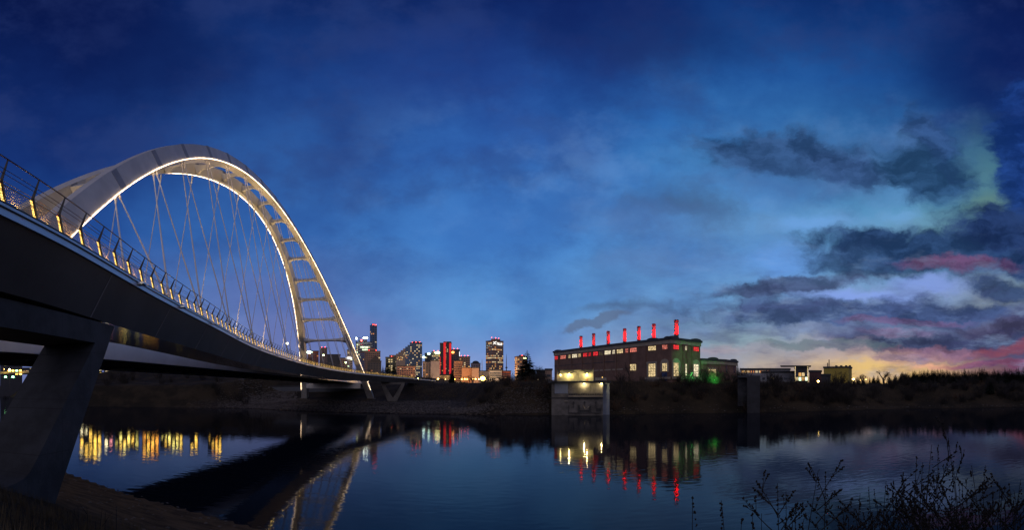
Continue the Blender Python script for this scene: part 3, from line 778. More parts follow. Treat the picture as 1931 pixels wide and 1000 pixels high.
zc = TOPZ - .75; zb1 = EYE + (HZ - 648.2) / F * 160.6
m = MB(); ring(3.0, zb1, 0, m); wall = m.build('wall', M['brick'], plant)
m = MB(); ring(zb1, zc, .25, m); m.build('cornice_band', M['cream_stone'], plant)
m = MB(); ring(zc, TOPZ, .6, m); roof = m.build('roof', M['roof_dark'], plant)
# curved parapet humps at corners and mid
for (sd, u, w, h) in ((0, LN - 9, 5, .55), (0, 3, 5, .5), (1, 1.0, 4.5, .6), (1, WDT - 2.5, 5, .6), (0, LN - 1.5, 3, .5)):
    m = MB(); o, ax, nn = (LC0, a_, -b_) if sd == 0 else (LC1, b_, a_)
    pts = [(-w / 2, 0)] + [(w / 2 * -math.cos(math.pi * k / 10), h * math.sin(math.pi * k / 10)) for k in range(1, 10)] + [(w / 2, 0)]
    m.prism(pts, o + ax * u + UP * (TOPZ - .02) + nn * .55, ax, UP, nn * -1.0); m.build('parapet', M['roof_dark'], plant)
for px in (1053.5, 1078, 1098, 1117.5, 1139, 1162, 1187.5, 1217.5):
    u = face_u(px); m = MB(); ubox(0, u - .35, u + .35, 6, zb1 - .02, .004, .30, m); m.build('pilaster', M['brick'], plant)
for px in (1288, 1296, 1305):
    u = face_u(px, 1); m = MB(); ubox(1, u - .3, u + .3, 6, zb1 - .02, .004, .32, m); m.build('pilaster', M['brick'], plant)
m = MB(); ubox(0, 0, LN * .62, EYE + 11.15, EYE + 11.4, .004, .09, m); m.build('string_course', M['roof_dark'], plant)
def window(sd, px0, px1, z0, z1, col, nx=3, ny=2, frame_m='frame_dark', label=None, arch=False, surround=False):
    u0, u1 = face_u(px0, sd), face_u(px1, sd)
    if u0 > u1: u0, u1 = u1, u0
    m = MB(); ubox(sd, u0, u1, z0, z1, .02, .06, m)
    w = m.build('window', WIN[col], plant)
    if label: w['label'] = label
    m = MB(); t = .09
    for k in range(nx + 1):
        u = u0 + (u1 - u0) * k / nx; ubox(sd, u - t / 2, u + t / 2, z0 - .05, z1 + .05, .062, .13, m)
    for k in range(ny + 1):
        z = z0 + (z1 - z0) * k / ny; ubox(sd, u0, u1, z - t / 2, z + t / 2, .064, .12, m)
    m.build('frame', M[frame_m], w)
    if surround:
        m = MB(); wd = .75
        ubox(sd, u0 - wd, u0 - .06, z0 - .3, z1, .003, .22, m); ubox(sd, u1 + .06, u1 + wd, z0 - .3, z1, .003, .22, m)
        o, ax, nn = (LC0, a_, -b_) if sd == 0 else (LC1, b_, a_)
        c = (u0 + u1) / 2; ro_ = (u1 - u0) / 2 + wd; ri = (u1 - u0) / 2 + .02
        if arch:
            n_ = 12
            outr = [(c + ro_ * math.cos(math.pi * k / n_), z1 + .01 + ro_ * .75 * math.sin(math.pi * k / n_)) for k in range(n_ + 1)]
            m.prism(outr, o + nn * .003, ax, UP, nn * .2)
        else: ubox(sd, u0 - wd - .1, u1 + wd + .1, z1 + .01, z1 + .7, .003, .3, m)
        m.build('surround', M['cream_stone'], w)
zu0, zu1 = EYE + 14.2, EYE + 15.75
for px0, px1, c in ((1045.9, 1052.3, 'red'), (1057, 1067.2, 'pink'), (1072, 1075.8, 'cream'), (1079.3, 1088.5, 'white'), (1091, 1095.5, 'cream'), (1100, 1107.5, 'red'), (1110.2, 1114.5, 'red'), (1119, 1128, 'red'),
                  (1140.5, 1152, 'white'), (1155, 1160, 'white'), (1163.5, 1175, 'cream'), (1179.5, 1185, 'pink'), (1188.2, 1201, 'pink'), (1222.7, 1237.3, 'cream'), (1249, 1259, 'pink')):
    window(0, px0, px1, zu0, zu1, c, 4, 2)
m = MB(); fbox(0, 1130, 1137, zu0, zu1, .02, .05, m); m.build('window', M['glass_dark'], plant)
for px0, px1, c in ((1269.5, 1279.8, 'red'), (1291.5, 1295.3, 'white'), (1307.5, 1317.5, 'red')):
    window(1, px0, px1, zu0 - .05, zu1 - .05, c, 3, 2)
zl0, zl1 = EYE + (HZ - 710) / F * 163, EYE + (HZ - 685) / F * 163
window(0, 1223, 1236.5, zl0, zl1, 'cream', 3, 5, surround=True)
window(0, 1249, 1258.5, zl0 + 1.7, zl1 - .1, 'cream', 3, 4, surround=True, arch=True)
window(0, 1188.5, 1200, EYE + 7.4, EYE + 9.8, 'cream', 3, 3)
window(1, 1269.8, 1279.5, zl0, zl1, 'cream', 3, 5, surround=True, arch=True)
window(1, 1292, 1295, zl0, zl1 - .2, 'white', 1, 4)
window(1, 1307.8, 1316.8, zl0, zl1, 'white', 3, 5, surround=True, arch=True)
m = MB(); fbox(0, 1248.4, 1258.2, zl0 - 1.6, zl0 + 1.3, .02, .12, m); d_o = m.build('door', M['door_blue'], plant)
for px0, px1 in ((1079, 1085), (1091, 1096), (1098, 1107.5), (1110.5, 1116), (1118, 1129), (1131.5, 1137), (1140, 1152), (1155, 1175)):
    m = MB(); z = EYE + 7.9; fbox(0, px0, px1, z, z + .5, .004, .14, m); m.build('lintel', M['cream_stone'], plant)
for sd, q0, q1 in ((0, 1217.5, 1265.6), (1, 1266, 1322.6)):
    m = MB(); fbox(sd, q0, q1, zl0 - .95, zl0 - .25, .31, .5, m); m.build('base_band', M['cream_stone'], plant)
m = MB(); fbox(0, 1218, 1247, 5.5, zl0 - 1.0, .3, .9, m); m.build('plinth', M['concrete_light'], plant)
# annex
A0 = LC2 + b_ * .0 + a_ * -.2; A1 = W(1366, A0.length + 6.0, 0); A2 = W(1389, A0.length + 15, 0)
AZ = EYE + (HZ - 676) / F * A0.length
annex = thing('power_plant_annex', A1 + UP * PZ, 'low brick annex with cream cornice joined to the right end of the power plant', 'building')
ea = (A1 - A0).normalized(); en = Vector((ea.y, -ea.x, 0)); la_ = (A1 - A0).length
eb = (A2 - A1).normalized(); en2 = Vector((eb.y, -eb.x, 0)); lb_ = (A2 - A1).length
def gb(o, ax, nn, u0, u1, z0, z1, w0, w1, m):
    q = [o + ax * u + nn * w for u, w in ((u0, w0), (u1, w0), (u1, w1), (u0, w1))]; m.hexa([v + UP * z0 for v in q] + [v + UP * z1 for v in q]); return m
m = MB(); gb(A0, ea, -en, 0, la_, 4, AZ - 2.0, 0, 12, m); m.build('wall', M['brick'], annex)
m = MB(); gb(A1, eb, -en2, .02, lb_, 4, AZ - 2.0, .02, 12, m); m.build('wall', M['brick'], annex)
m = MB(); gb(A0, ea, -en, 0, la_ + .2, AZ - 2.0, AZ - .75, -.3, 12, m); m.build('cornice_band', M['cream_stone'], annex)
m = MB(); gb(A1, eb, -en2, .1, lb_ + .3, AZ - 1.98, AZ - .78, -.3, 12, m); m.build('cornice_band', M['cream_stone'], annex)
m = MB(); gb(A0, ea, -en, 0, la_ + .3, AZ - .74, AZ, -.6, 12, m); m.build('roof', M['roof_dark'], annex)
m = MB(); gb(A1, eb, -en2, .3, lb_ + .5, AZ - .74, AZ - .01, -.6, 12, m); m.build('roof', M['roof_dark'], annex)
for o_, ax_, nn_, u in ((A0, ea, en, la_ * .5), (A1, eb, en2, lb_ * .75)):
    m = MB(); w_ = 4.2; m.prism([(-w_ / 2, 0)] + [(-w_ / 2 * math.cos(math.pi * k / 10), .6 * math.sin(math.pi * k / 10)) for k in range(1, 10)] + [(w_ / 2, 0)], o_ + ax_ * u + UP * (AZ - .01) + nn_ * .55, ax_, UP, nn_ * -1); m.build('parapet', M['roof_dark'], annex)
wz0, wz1 = EYE + (HZ - 711.5) / F * 172, EYE + (HZ - 696) / F * 172
m = MB(); gb(A0, ea, en, la_ * .30, la_ * .62, wz0, wz1, .02, .06, m); wn = m.build('window', WIN['cream'], annex)
m = MB()
for k in range(5): gb(A0, ea, en, la_ * .30, la_ * .62, wz0 + (wz1 - wz0) * k / 4 - .05, wz0 + (wz1 - wz0) * k / 4 + .05, .062, .1, m)
m.build('frame', M['frame_dark'], wn)
m = MB(); gb(A0, ea, en, la_ * .28, la_ * .64, wz1 + .06, wz1 + .5, .003, .2, m); m.build('surround', M['cream_stone'], wn)
for u in (.15, .8):
    m = MB(); gb(A1, eb, en2, lb_ * u - .5, lb_ * u + .5, wz1 - 1.0, wz1 + 1.6, .02, .06, m); m.build('window', M['glass_dark'], annex)

# smokestacks with a red floodlight each
stk = [(1095.6, 634, 5.8), (1119.5, 629, 6.0), (1147, 624.6, 6.2), (1178, 619.8, 6.3), (1204.7, 615.4, 6.6), (1233, 610.8, 7.0), (1275.5, 603.4, 8.6)]
ordl = ['leftmost and smallest red lit smokestack on the power plant roof', 'darker second smokestack from the left on the plant roof', 'third red lit smokestack from the left on the plant roof',
        'fourth red lit smokestack, in the middle of the roof row', 'fifth red lit smokestack from the left on the plant roof', 'sixth red lit smokestack, next to the thick one', 'thickest red lit smokestack nearest the gable corner of the plant']
for k, (px, py, wpx) in enumerate(stk):
    u = face_u(px); 
    # column on the line 6 m behind the long wall
    t = theta(px); d = Vector((math.sin(t), math.cos(t), 0)); o = LC0 + b_ * 6.0
    u = (o.x * d.y - o.y * d.x) / (a_.y * d.x - a_.x * d.y); c = o + a_ * u; r_ = c.length
    if k == 6: c = LC1 + b_ * 3.5 - a_ * 3; c = W(px, c.length, 0); r_ = c.length
    zt = ZP(py, r_); rad = wpx / F * r_ / 2
    s_ = thing('smokestack', (c.x, c.y, TOPZ), ordl[k], 'smokestack', 'red lit smokestacks on the power plant')
    m = MB(); m.lathe([(rad, TOPZ - .1), (rad * .97, zt - .8)], c, 20); m.build('stack', M['stack'], s_)
    m = MB(); m.lathe([(rad * .99, zt - .8), (rad * 1.06, zt - .75), (rad * 1.06, zt - .1), (rad * .9, zt), (rad * .8, zt - .3)], c, 20); m.build('cap', M['roof_dark'], s_)
    for zz in (.33, .66):
        m = MB(); z_ = TOPZ + (zt - TOPZ) * zz; m.lathe([(rad * 1.0, z_), (rad * 1.03, z_ + .05), (rad * 1.03, z_ + .15), (rad, z_ + .2)], c, 20); m.build('band', M['stack'], s_)
    for q, sgn in enumerate((-1, 1)):
        side_ = Vector((d.y, -d.x, 0)) * sgn
        fp_ = c - d * (rad + 4.6) + side_ * 2.2 + UP * (TOPZ + .35)
        ld = bpy.data.lights.new('floodlight', 'SPOT'); ld.color = (1, .003, .006); ld.energy = (11000 if k != 1 else 3500) * (1.6 if k == 6 else 1); ld.spot_size = R(62); ld.spot_blend = .6; ld.shadow_soft_size = .15
        lo = bpy.data.objects.new('floodlight', ld); COL.objects.link(lo)
        lo.location = fp_; aim = c + UP * (TOPZ + (zt - TOPZ) * .80) - fp_
        lo.rotation_euler = aim.to_track_quat('-Z', 'Y').to_euler(); lo.parent = s_; lo.matrix_parent_inverse = parent_inv(s_)
# green garden light at the gable corner
def spot(loc, tgt, col, e, ang=75, rad=.15):
    ld = bpy.data.lights.new('lamp_light', 'SPOT'); ld.color = col; ld.energy = e; ld.spot_size = R(ang); ld.spot_blend = .8; ld.shadow_soft_size = rad
    o = bpy.data.objects.new('lamp_light', ld); COL.objects.link(o); o.location = loc; o.rotation_euler = (tgt - loc).to_track_quat('-Z', 'Y').to_euler(); return o
def point(loc, col, e, rad=.2, nm='lamp_light'):
    ld = bpy.data.lights.new(nm, 'POINT'); ld.color = col; ld.energy = e; ld.shadow_soft_size = rad
    o = bpy.data.objects.new(nm, ld); COL.objects.link(o); o.location = loc; return o
gl = W(1347, 163, 0); gl.z = hill(gl.x, gl.y)
gt = thing('garden_light', gl, 'small green floodlight glowing in the bush beside the annex', 'light')
m = MB(); m.tube([gl, gl + UP * 1.0], .05, 6); m.build('stake', M['dark_steel'], gt)
m = MB(); m.ball(gl + UP * 1.25, .08, 8); m.build('lamp', emit('green lamp', (.1, 1, .2), 5), gt)
lo = spot(gl + UP * 1.2 - gl.normalized() * 3, gl + gl.normalized() * 6 + UP * 4, (.08, 1.0, .16), 2600, 95); lo.parent = gt; lo.matrix_parent_inverse = parent_inv(gt)
gl2 = W(1306, 160, 0); gl2.z = hill(gl2.x, gl2.y)
gt = thing('garden_light', gl2, 'low green floodlight at the foot of the plant gable wall', 'light')
m = MB(); m.box(gl2 + UP * 2.4, .3, .3, .25); m.build('lamp', M['dark_steel'], gt)
m = MB(); m.tube([gl2, gl2 + UP * 2.4], .05, 6); m.build('stake', M['dark_steel'], gt)
lo = spot(gl2 + UP * 2.8 - gl2.normalized() * 6, gl2 + gl2.normalized() * 5 + UP * 7, (.12, 1.0, .2), 4200, 95); lo.parent = gt; lo.matrix_parent_inverse = parent_inv(gt)

# ------------------------------------------------------------------ pump house at the water's edge
pr = 136.0; pc = W(1092, pr, 0); pd = pc.normalized(); pl = Vector((pd.y, -pd.x, 0))   # pl: to the right
def PX(px): return (px - 1092) / F * pr
def pbox(px0, px1, z0, z1, w0, w1, m):     # w: metres behind the front plane
    q = [pc + pl * PX(a) + pd * w for a, w in ((px0, w0), (px1, w0), (px1, w1), (px0, w1))]
    m.hexa([v + UP * z0 for v in q] + [v + UP * z1 for v in q]); return m
def pz(py): return ZP(py, pr)
ph = thing('pump_house', pc, 'concrete pump house at the water edge with two lamps under its slab', 'pump house')
m = MB(); pbox(1040, 1137, -1.5, pz(722.6), 0, 10, m); m.build('wall', M['concrete_light'], ph)
m = MB(); pbox(1137.02, 1150.5, -1.5, pz(722.8), 2.2, 10, m); m.build('side_wall', M['panel_blue'], ph)
m = MB(); pbox(1034, 1151.5, pz(722.5), pz(719.2), -1.0, 11, m); m.build('roof_slab', M['concrete'], ph)
for p0_, p1_, mt_ in ((1046, 1071, 'panel_blue'), (1071.6, 1076.5, 'concrete_light'), (1113.8, 1136.4, 'concrete_light'), (1077.2, 1113.2, 'concrete_light')):
    m = MB(); pbox(p0_, p1_, pz(742.5), pz(723.0), -.10 if mt_ == 'concrete_light' else -.06, .01, m); m.build('wall_panel', M[mt_], ph)
m = MB(); pbox(1071.5, 1137, pz(748.5), pz(746.8), -.75, -.003, m); m.build('ledge', M['cream_stone'], ph)
m = MB(); pbox(1071.5, 1137, pz(752.3), pz(748.6), -.35, -.003, m); m.build('ledge_beam', M['concrete'], ph)
for k in range(15):
    m = MB(); px = 1073.5 + k * 4.4; pbox(px, px + 1.8, pz(745.2), pz(743.2), -.55, -.004, m); m.build('beam_end', M['dark_steel'], ph)
m = MB(); pbox(1036, 1071, pz(751), pz(750), -.25, -.003, m); m.build('ledge', M['concrete'], ph)
for p0_, p1_ in ((1072, 1091), (1092.5, 1112), (1113.5, 1134)):
    m = MB(); 
    for a, b in ((p0_, p0_ + .8), (p1_ - .8, p1_)): pbox(a, b, pz(780), pz(764), -.35, -.003, m)
    pbox(p0_ + .8, p1_ - .8, pz(779.5), pz(778.4), -.35, -.003, m)
    gf = m.build('gate_frame', M['dark_steel'], ph)
    m = MB(); c_ = (p0_ + p1_) / 2; pbox(c_ - .35, c_ + .35, pz(770), pz(758.5), -.3, -.005, m); pbox(c_ - 1.2, c_ + 1.2, pz(759.8), pz(757.4), -.5, -.006, m); m.build('gate_stem', M['dark_steel'], ph)
m = MB(); pbox(1124, 1133, pz(777), pz(770.5), -.02, -.004, m); m.build('opening', M['frame_dark'], ph)
m = MB(); pbox(1093.5, 1111, pz(777.5), pz(774.2), -.02, -.004, m); m.build('opening', M['frame_dark'], ph)
m = MB(); pbox(1064.5, 1071, pz(757.5), pz(756.2), -.6, -.003, m); m.build('pipe', M['cream_stone'], ph)
# driftwood lodged at the gate
for (x0, y0, x1, y1, lb) in ((1101, 767, 1105, 773, 0), (1105, 773, 1112, 765.5, 0), (1103, 773, 1106, 771, 0)):
    pass
dw = thing('driftwood_branch', pc + pl * PX(1105) - pd * .8 + UP * pz(773), 'pale forked driftwood branch caught on the middle gate of the pump house', 'driftwood')
m = MB(); q = lambda px, py, w=.8: pc + pl * PX(px) - pd * w + UP * pz(py)
m.tube([q(1104, 773), q(1102.3, 769.5), q(1101.5, 765.5)], [.16, .12, .05], 6); m.tube([q(1104, 773), q(1108.5, 769.3, .9), q(1112.5, 765, 1.2)], [.16, .11, .04], 6); m.tube([q(1108.5, 769.3, .9), q(1109.2, 766, 1.)], [.08, .03], 6); m.build('branch', M['cream_stone'], dw)
# upper cream box (a small building on the slab)
zs = pz(719.2)
ub = thing('rooftop_hut', pc + pd * 5 + UP * zs, 'cream block hut lit by two wall lamps standing on the pump house slab', 'hut')
m = MB(); pbox(1056, 1120, zs + .003, pz(697.3), 2.5, 8, m); m.build('wall', mat('cream block', (.42, .38, .22), .8, var=.1, vscale=.6, bump=.3, bscale=5), ub)
m = MB(); pbox(1049, 1056, zs + .003, pz(698.5), 3.2, 8, m); m.build('side_wall', M['cream_stone'], ub)
m = MB(); pbox(1048, 1121, pz(697.25), pz(696.2), 2.2, 8.3, m); m.build('roof', M['concrete_light'], ub)
m = MB(); pbox(1105.5, 1109.3, zs + .01, pz(711.2), 2.44, 2.52, m); m.build('door', M['door_tan'], ub)
def walllamp(px, py, w, parent, e, lab=None):
    p = pc + pl * PX(px) + pd * w + UP * pz(py)
    m = MB(); m.lathe([(.05, .35), (.42, .02), (.40, 0), (.04, .28)], p, 10); o = m.build('wall_lamp', M['dark_steel'], parent)
    m = MB(); m.ball(p + UP * .08, .24, 8); m.build('bulb', M['warm'], o)
    l = point(p - UP * .25 - pd * .25, (1.0, .80, .36), e, .12); l.parent = parent; l.matrix_parent_inverse = parent_inv(parent)
walllamp(1073, 705, 2.0, ub, 330); walllamp(1107, 705, 2.0, ub, 330); walllamp(1056.3, 706, 2.6, ub, 60)
walllamp(1101.5, 723.4, -.75, ph, 420); walllamp(1134.0, 723.4, -.6, ph, 260)
gr = thing('guard_rail', pc + pl * PX(1134) + UP * zs, 'pale glass guard rail on the slab right of the cream hut', 'railing')
for k in range(6):
    m = MB(); px = 1122.5 + k * 4.3; pbox(px, px + .5, zs + .003, pz(711.5), 1.5, 1.6, m); m.build('post', M['pole'], gr)
m = MB(); pbox(1122.5, 1144.5, pz(712), pz(711.4), 1.48, 1.62, m); m.build('top_rail', M['pole'], gr)
m = MB(); pbox(1122.8, 1144, zs + .3, pz(712.4), 1.53, 1.57, m); m.build('panel', M['cream_stone'], gr)
gr = thing('guard_rail', pc + pl * PX(1040) + UP * zs, 'pale guard rail on the slab left of the cream hut', 'railing')
m = MB(); pbox(1034, 1048, pz(713), pz(712.4), 1.5, 1.62, m); m.build('top_rail', M['pole'], gr)
for k in range(5):
    m = MB(); px = 1034.3 + k * 3.3; pbox(px, px + .4, zs + .003, pz(713), 1.53, 1.6, m); m.build('post', M['pole'], gr)
# small grey tower on the slope to the right
def simple_box(px0, px1, ytop, r_, zbase, m, depth=6.0, rot=0.0, shrink=0.0):
    c = W((px0 + px1) / 2, r_ + depth / 2, 0); w = (px1 - px0) / F * r_
    t = theta((px0 + px1) / 2); m.box((c.x, c.y, zbase), w - shrink, depth - shrink, ZP(ytop, r_) - zbase, Matrix.Rotation(-t + rot, 3, 'Z')); return c
tw = thing('intake_tower', W(1420, 152, 3), 'narrow grey concrete tower with two slit windows on the dark bank', 'tower')
m = MB(); simple_box(1409, 1433, 712, 150, 0, m, 7); m.build('wall', M['tower_dark'], tw)
m = MB(); simple_box(1391, 1433.5, 708.5, 151, ZP(712, 150) + .003, m, 8); m.build('roof', M['roof_dark'], tw)
m = MB(); simple_box(1391, 1408.8, 712.3, 154, 2, m, 7); m.build('side_wall', M['concrete'], tw)
for px in (1416, 1427):
    m = MB(); simple_box(px - 1.1, px + 1.1, 718, 149.95, ZP(726, 150), m, .08); m.build('window', M['frame_dark'], tw)

# ------------------------------------------------------------------ buildings
def facade_mat(nm, col, rough=.8): 
    if nm not in M: M[nm] = mat(nm, col, rough, var=.12, vscale=.05)
    return M[nm]
rng = random.Random(5)
winmesh = {}
def building(name, label, px0, px1, ytop, r_, wallm, fl=4.0, bay=4.0, lit=.15, palette=('gold', 'amber', 'pale'), rot=0.0, depth=None, glass='glass_dark', ybase=722, roofbox=None,
             cat='building', maxlit=60, strips=(), dark=True, grp='downtown buildings beyond the far bank', top_lights=0, wf=.62, hf=.5, band=None, sill=None):
    """box building whose outline covers px0..px1; strips: floors (fractions of height) lit right across"""
    t = theta((px0 + px1) / 2); span = (px1 - px0) / F * r_
    dp_ = depth or span * .8
    if abs(rot) > .01:
        k = abs(math.cos(rot)) + (dp_ / span) * abs(math.sin(rot)); w = span / k; dp_ = dp_ / k
    else: w = span
    rr = r_ + dp_ / 2; c = W((px0 + px1) / 2, rr, 0)
    z0 = min(hill(c.x, c.y), ZP(ybase, r_)) - 2; z1 = ZP(ytop, r_ )
    mtx = Matrix.Translation((c.x, c.y, 0)) @ Matrix.Rotation(-t + rot, 4, 'Z')
    b = thing(name, (c.x, c.y, z0), label, cat, grp)
    m = MB(); m.box((0, 0, z0), w, dp_, z1 - z0); m.v = [tuple(mtx @ Vector(v)) for v in m.v]; m.build('wall', wallm, b)
    m = MB(); m.box((0, 0, z1), w + .8, dp_ + .8, max(1.2, (z1 - z0) * .012)); m.v = [tuple(mtx @ Vector(v)) for v in m.v]; rf = m.build('roof', M['roof_dark'], b)
    if roofbox:
        for (fx, fw, fh) in roofbox:
            m = MB(); m.box((w * fx, 0, z1 + 1.2), w * fw, dp_ * .5, fh); m.v = [tuple(mtx @ Vector(v)) for v in m.v]; m.build('roof_unit', wallm, rf)
    for k in range(top_lights):
        m = MB(); x = (k + .5) / top_lights - .5; m.ball(mtx @ Vector((w * x * .9, -dp_ / 2, z1 + 2.2)), 0.62 * r_ / 900, 6); m.build('beacon', M['red_lamp'], rf)
    faces = [(w, Vector((0, -dp_ / 2, 0)), Vector((1, 0, 0)), Vector((0, -1, 0)))]
    if rot > .01: faces.append((dp_, Vector((-w / 2, 0, 0)), Vector((0, -1, 0)), Vector((-1, 0, 0))))
    if rot < -.01: faces.append((dp_, Vector((w / 2, 0, 0)), Vector((0, 1, 0)), Vector((1, 0, 0))))
    H_ = z1 - z0; nf = max(1, int((H_ - 3) / fl)); dm = MB(); lits = []
    zlow = ZP(ybase, r_)
    for (fw_, o, ax, nn) in faces:
        nb = max(1, int(fw_ / bay))
        for i in range(nf):
            zc_ = z1 - 2.2 - (i + .5) * fl; fr_ = (z1 - zc_) / (z1 - zlow)
            if zc_ < zlow: continue
            full = any(abs(fr_ - s_) < .5 * fl / (z1 - zlow) + .004 for s_ in strips)
            for j in range(nb):
                u = -fw_ / 2 + (j + .5) * fw_ / nb; ww = fw_ / nb * wf / 2; hh = fl * hf / 2
                q = [o + ax * (u + a) + UP * (zc_ + bq) for a, bq in ((-ww, -hh), (ww, -hh), (ww, hh), (-ww, hh))]
                vs = [mtx @ (v + nn * .02) for v in q] + [mtx @ (v + nn * .3) for v in q]
                p_ = lit * (1.6 if mnoise.noise(Vector((i * .5, j * .4, px0))) > 0 else .5)
                if full and rng.random() < .8 or rng.random() < p_: lits.append((rng.random() - (1 if full else 0), vs, full))
                elif dark: dm.add(vs, [(4, 5, 6, 7), (0, 1, 5, 4), (1, 2, 6, 5), (2, 3, 7, 6), (3, 0, 4, 7)])
    lits.sort(key=lambda x: x[0])
    for _, vs, full in lits[:maxlit]:
        m = MB(); m.add(vs, [(4, 5, 6, 7), (0, 1, 5, 4), (1, 2, 6, 5), (2, 3, 7, 6), (3, 0, 4, 7)])
        m.build('lit_window', WIN['pale' if full and rng.random() < .7 else rng.choice(palette)], b)
    if dm.v: tag(dm.build('window', M[glass], b), kind='stuff')
    return b, mtx, w, dp_, z0, z1
def slab(b, mtx, x0, x1, y0, y1, z0, z1, mt, nm):
    m = MB(); m.box(((x0 + x1) / 2, (y0 + y1) / 2, z0), x1 - x0, y1 - y0, z1 - z0); m.v = [tuple(mtx @ Vector(v)) for v in m.v]; return m.build(nm, mt, b)
bw = facade_mat('dark brown facade', (.30, .20, .15)); tan = facade_mat('tan facade', (.40, .31, .24)); gry = facade_mat('grey facade', (.28, .28, .30))
blu = facade_mat('blue glass facade', (.09, .16, .27), .3); org = facade_mat('orange brown facade', (.52, .26, .14)); beg = facade_mat('beige facade', (.45, .38, .30)); drk = facade_mat('charcoal facade', (.05, .05, .06))
redf = facade_mat('red brick facade', (.20, .05, .035))
building('office_tower', 'slim tall dark blue glass tower with red beacons, tallest of the skyline', 697.5, 711, 614.5, 1150, blu, 5, 5, .03, top_lights=4, rot=.5, ybase=720, roofbox=[(0, .6, 4)])
b, mx, w, d, z0, z1 = building('construction_tower', 'unfinished tower with greenish white lit open floors just right of the arch', 671, 702, 646, 980, gry, 5.2, 4.2, .75, ('green', 'green', 'pale'), maxlit=95, wf=.8, hf=.55, ybase=690, roofbox=[(-.1, .5, 5)])
def crane(label, px, py_top, py_base, r_, arm=16, lampm='white_lamp', red=False):
    z0, z1 = ZP(py_base, r_), ZP(py_top, r_); p = W(px, r_, 0)
    c = thing('tower_crane', (p.x, p.y, z0), label, 'crane', 'tower cranes over the unfinished tower'); s_ = Vector((p.y, -p.x, 0)).normalized()
    m = MB(); m.tube([(p.x, p.y, z0), (p.x, p.y, z1)], .8, 4); m.build('mast', M['dark_steel'], c)
    m = MB(); m.tube([p - s_ * arm * .5 + UP * z1, p + s_ * arm + UP * (z1)], .6, 4); m.build('jib', M['dark_steel'], c)
    m = MB(); m.ball((p.x, p.y, z1 + (-1 if not red else 3)), 1.7, 8); m.build('lamp', M[lampm], c)
crane('tower crane with a bright white lamp, nearest the arch rib', 672, 637.5, 660, 960, 9); crane('tower crane with white lamp left of the tall glass tower', 686.5, 636.5, 648, 960, 8)
crane('tower crane with white lamp touching the tall glass tower edge', 691.5, 636.5, 648, 990, 6); crane('tower crane with red lamp low above the unfinished tower', 681.5, 641.5, 648, 940, 5, 'red_lamp')
building('apartment_tower', 'brown apartment tower standing in front of the unfinished lit tower', 679, 717.5, 663, 860, bw, 3.6, 3.4, .07, rot=.35, ybase=716, top_lights=2, roofbox=[(.1, .4, 5)], wf=.8)
b, mx, w, d, z0, z1 = building('gabled_building', 'dark building with a pointed gable roof left of the spruce trees', 693, 719, 682, 760, drk, 3.6, 4, .07, ('amber', 'gold'), ybase=716)
m = MB(); m.prism([(-w * .3, 0), (w * .45, 0), (w * .08, 9)], mx @ Vector((0, -d / 2 - .3, z1 + 1.0)), (mx.to_3x3() @ Vector((1, 0, 0))), UP, mx.to_3x3() @ Vector((0, d * .8, 0))); m.build('gable', drk, b)
building('office_block', 'low flat office block with pale lit facade behind the spruce trees', 727, 750, 674.5, 900, facade_mat('pale green facade', (.30, .32, .20)), 4, 4, .35, ('pale', 'cream'), ybase=710, roofbox=[(.1, .6, 4)], top_lights=1)
# stepped glass tower
b, mx, w, d, z0, z1 = building('stepped_tower', 'stepped blue glass tower whose roof slopes down to the left', 773, 796, 647.5, 880, blu, 3.6, 3.4, .30, ('pale', 'cream', 'gold'), ybase=716, top_lights=3, maxlit=95, roofbox=[(0, .7, 3)])
for k in range(6):
    x1 = -w / 2 - k * w * .19; x0 = x1 - w * .19; zt = z1 - (k + 1) * (ZP(647.5, 880) - ZP(669, 880)) / 6.5
    slab(b, mx, x0, x1 - .05, -d / 2 + .4, d / 2, z0, zt, tan if k > 1 else blu, 'step')
for k in range(46):
    x = -w / 2 - rng.random() * w * 1.1; zt = z1 - 6 - (-x - w / 2) / (w * .19) * 3.3; z = z0 + 8 + rng.random() * (zt - z0 - 12)
    slab(b, mx, x, x + 2.0, -d / 2 + .1, -d / 2 + .398, z, z + 1.8, WIN[rng.choice(('gold', 'amber', 'pale', 'cream'))], 'lit_window')
building('apartment_block', 'dark red brick block with a blue sign lamp, in front of the stepped tower', 749, 783, 691, 760, facade_mat('dull red facade', (.28, .15, .12)), 3.6, 3.6, .12, ('amber', 'gold', 'pale'), ybase=716)
p = W(773, 755, 0); z = ZP(693.5, 755)
b, mx, w, d, z0, z1 = building('office_building', 'dark office building with a round green white sign, right of the stepped tower', 801, 816, 667, 950, drk, 4, 4, .2, ('pale', 'green'), ybase=716)
def disc(parent, px, py, r_, rx, rz_, mt, nm='sign'):
    p = W(px, r_, ZP(py, r_)); t = theta(px); m = MB(); pts = [(rx * math.cos(2 * math.pi * k / 14), rz_ * math.sin(2 * math.pi * k / 14)) for k in range(14)]
    m.prism(pts, p, Vector((math.cos(t), -math.sin(t), 0)), UP, Vector((math.sin(t), math.cos(t), 0)) * .5); return m.build(nm, mt, parent)
sg = emit('green white sign', (.7, 1.0, .75), 7); sy = emit('yellow sign', (1.0, .95, .35), 6); so = emit('orange sign', (1.0, .32, .06), 6); sbl = emit('blue sign', (.2, .3, 1.0), 8); sw_ = emit('white sign', (1, .98, .92), 1.6)
disc(b, 808.7, 667.5, 948, 2.6, 2.2, sg); disc(b, 799, 674, 948, 2.8, 1.9, sg)
b, mx, w, d, z0, z1 = building('office_building', 'office building with a long yellow lit sign, just left of the red striped tower', 814, 830, 664, 940, gry, 4, 4, .45, ('pale', 'gold'), ybase=716, top_lights=2)
disc(b, 825, 665.5, 935, 6.0, 2.2, sy)
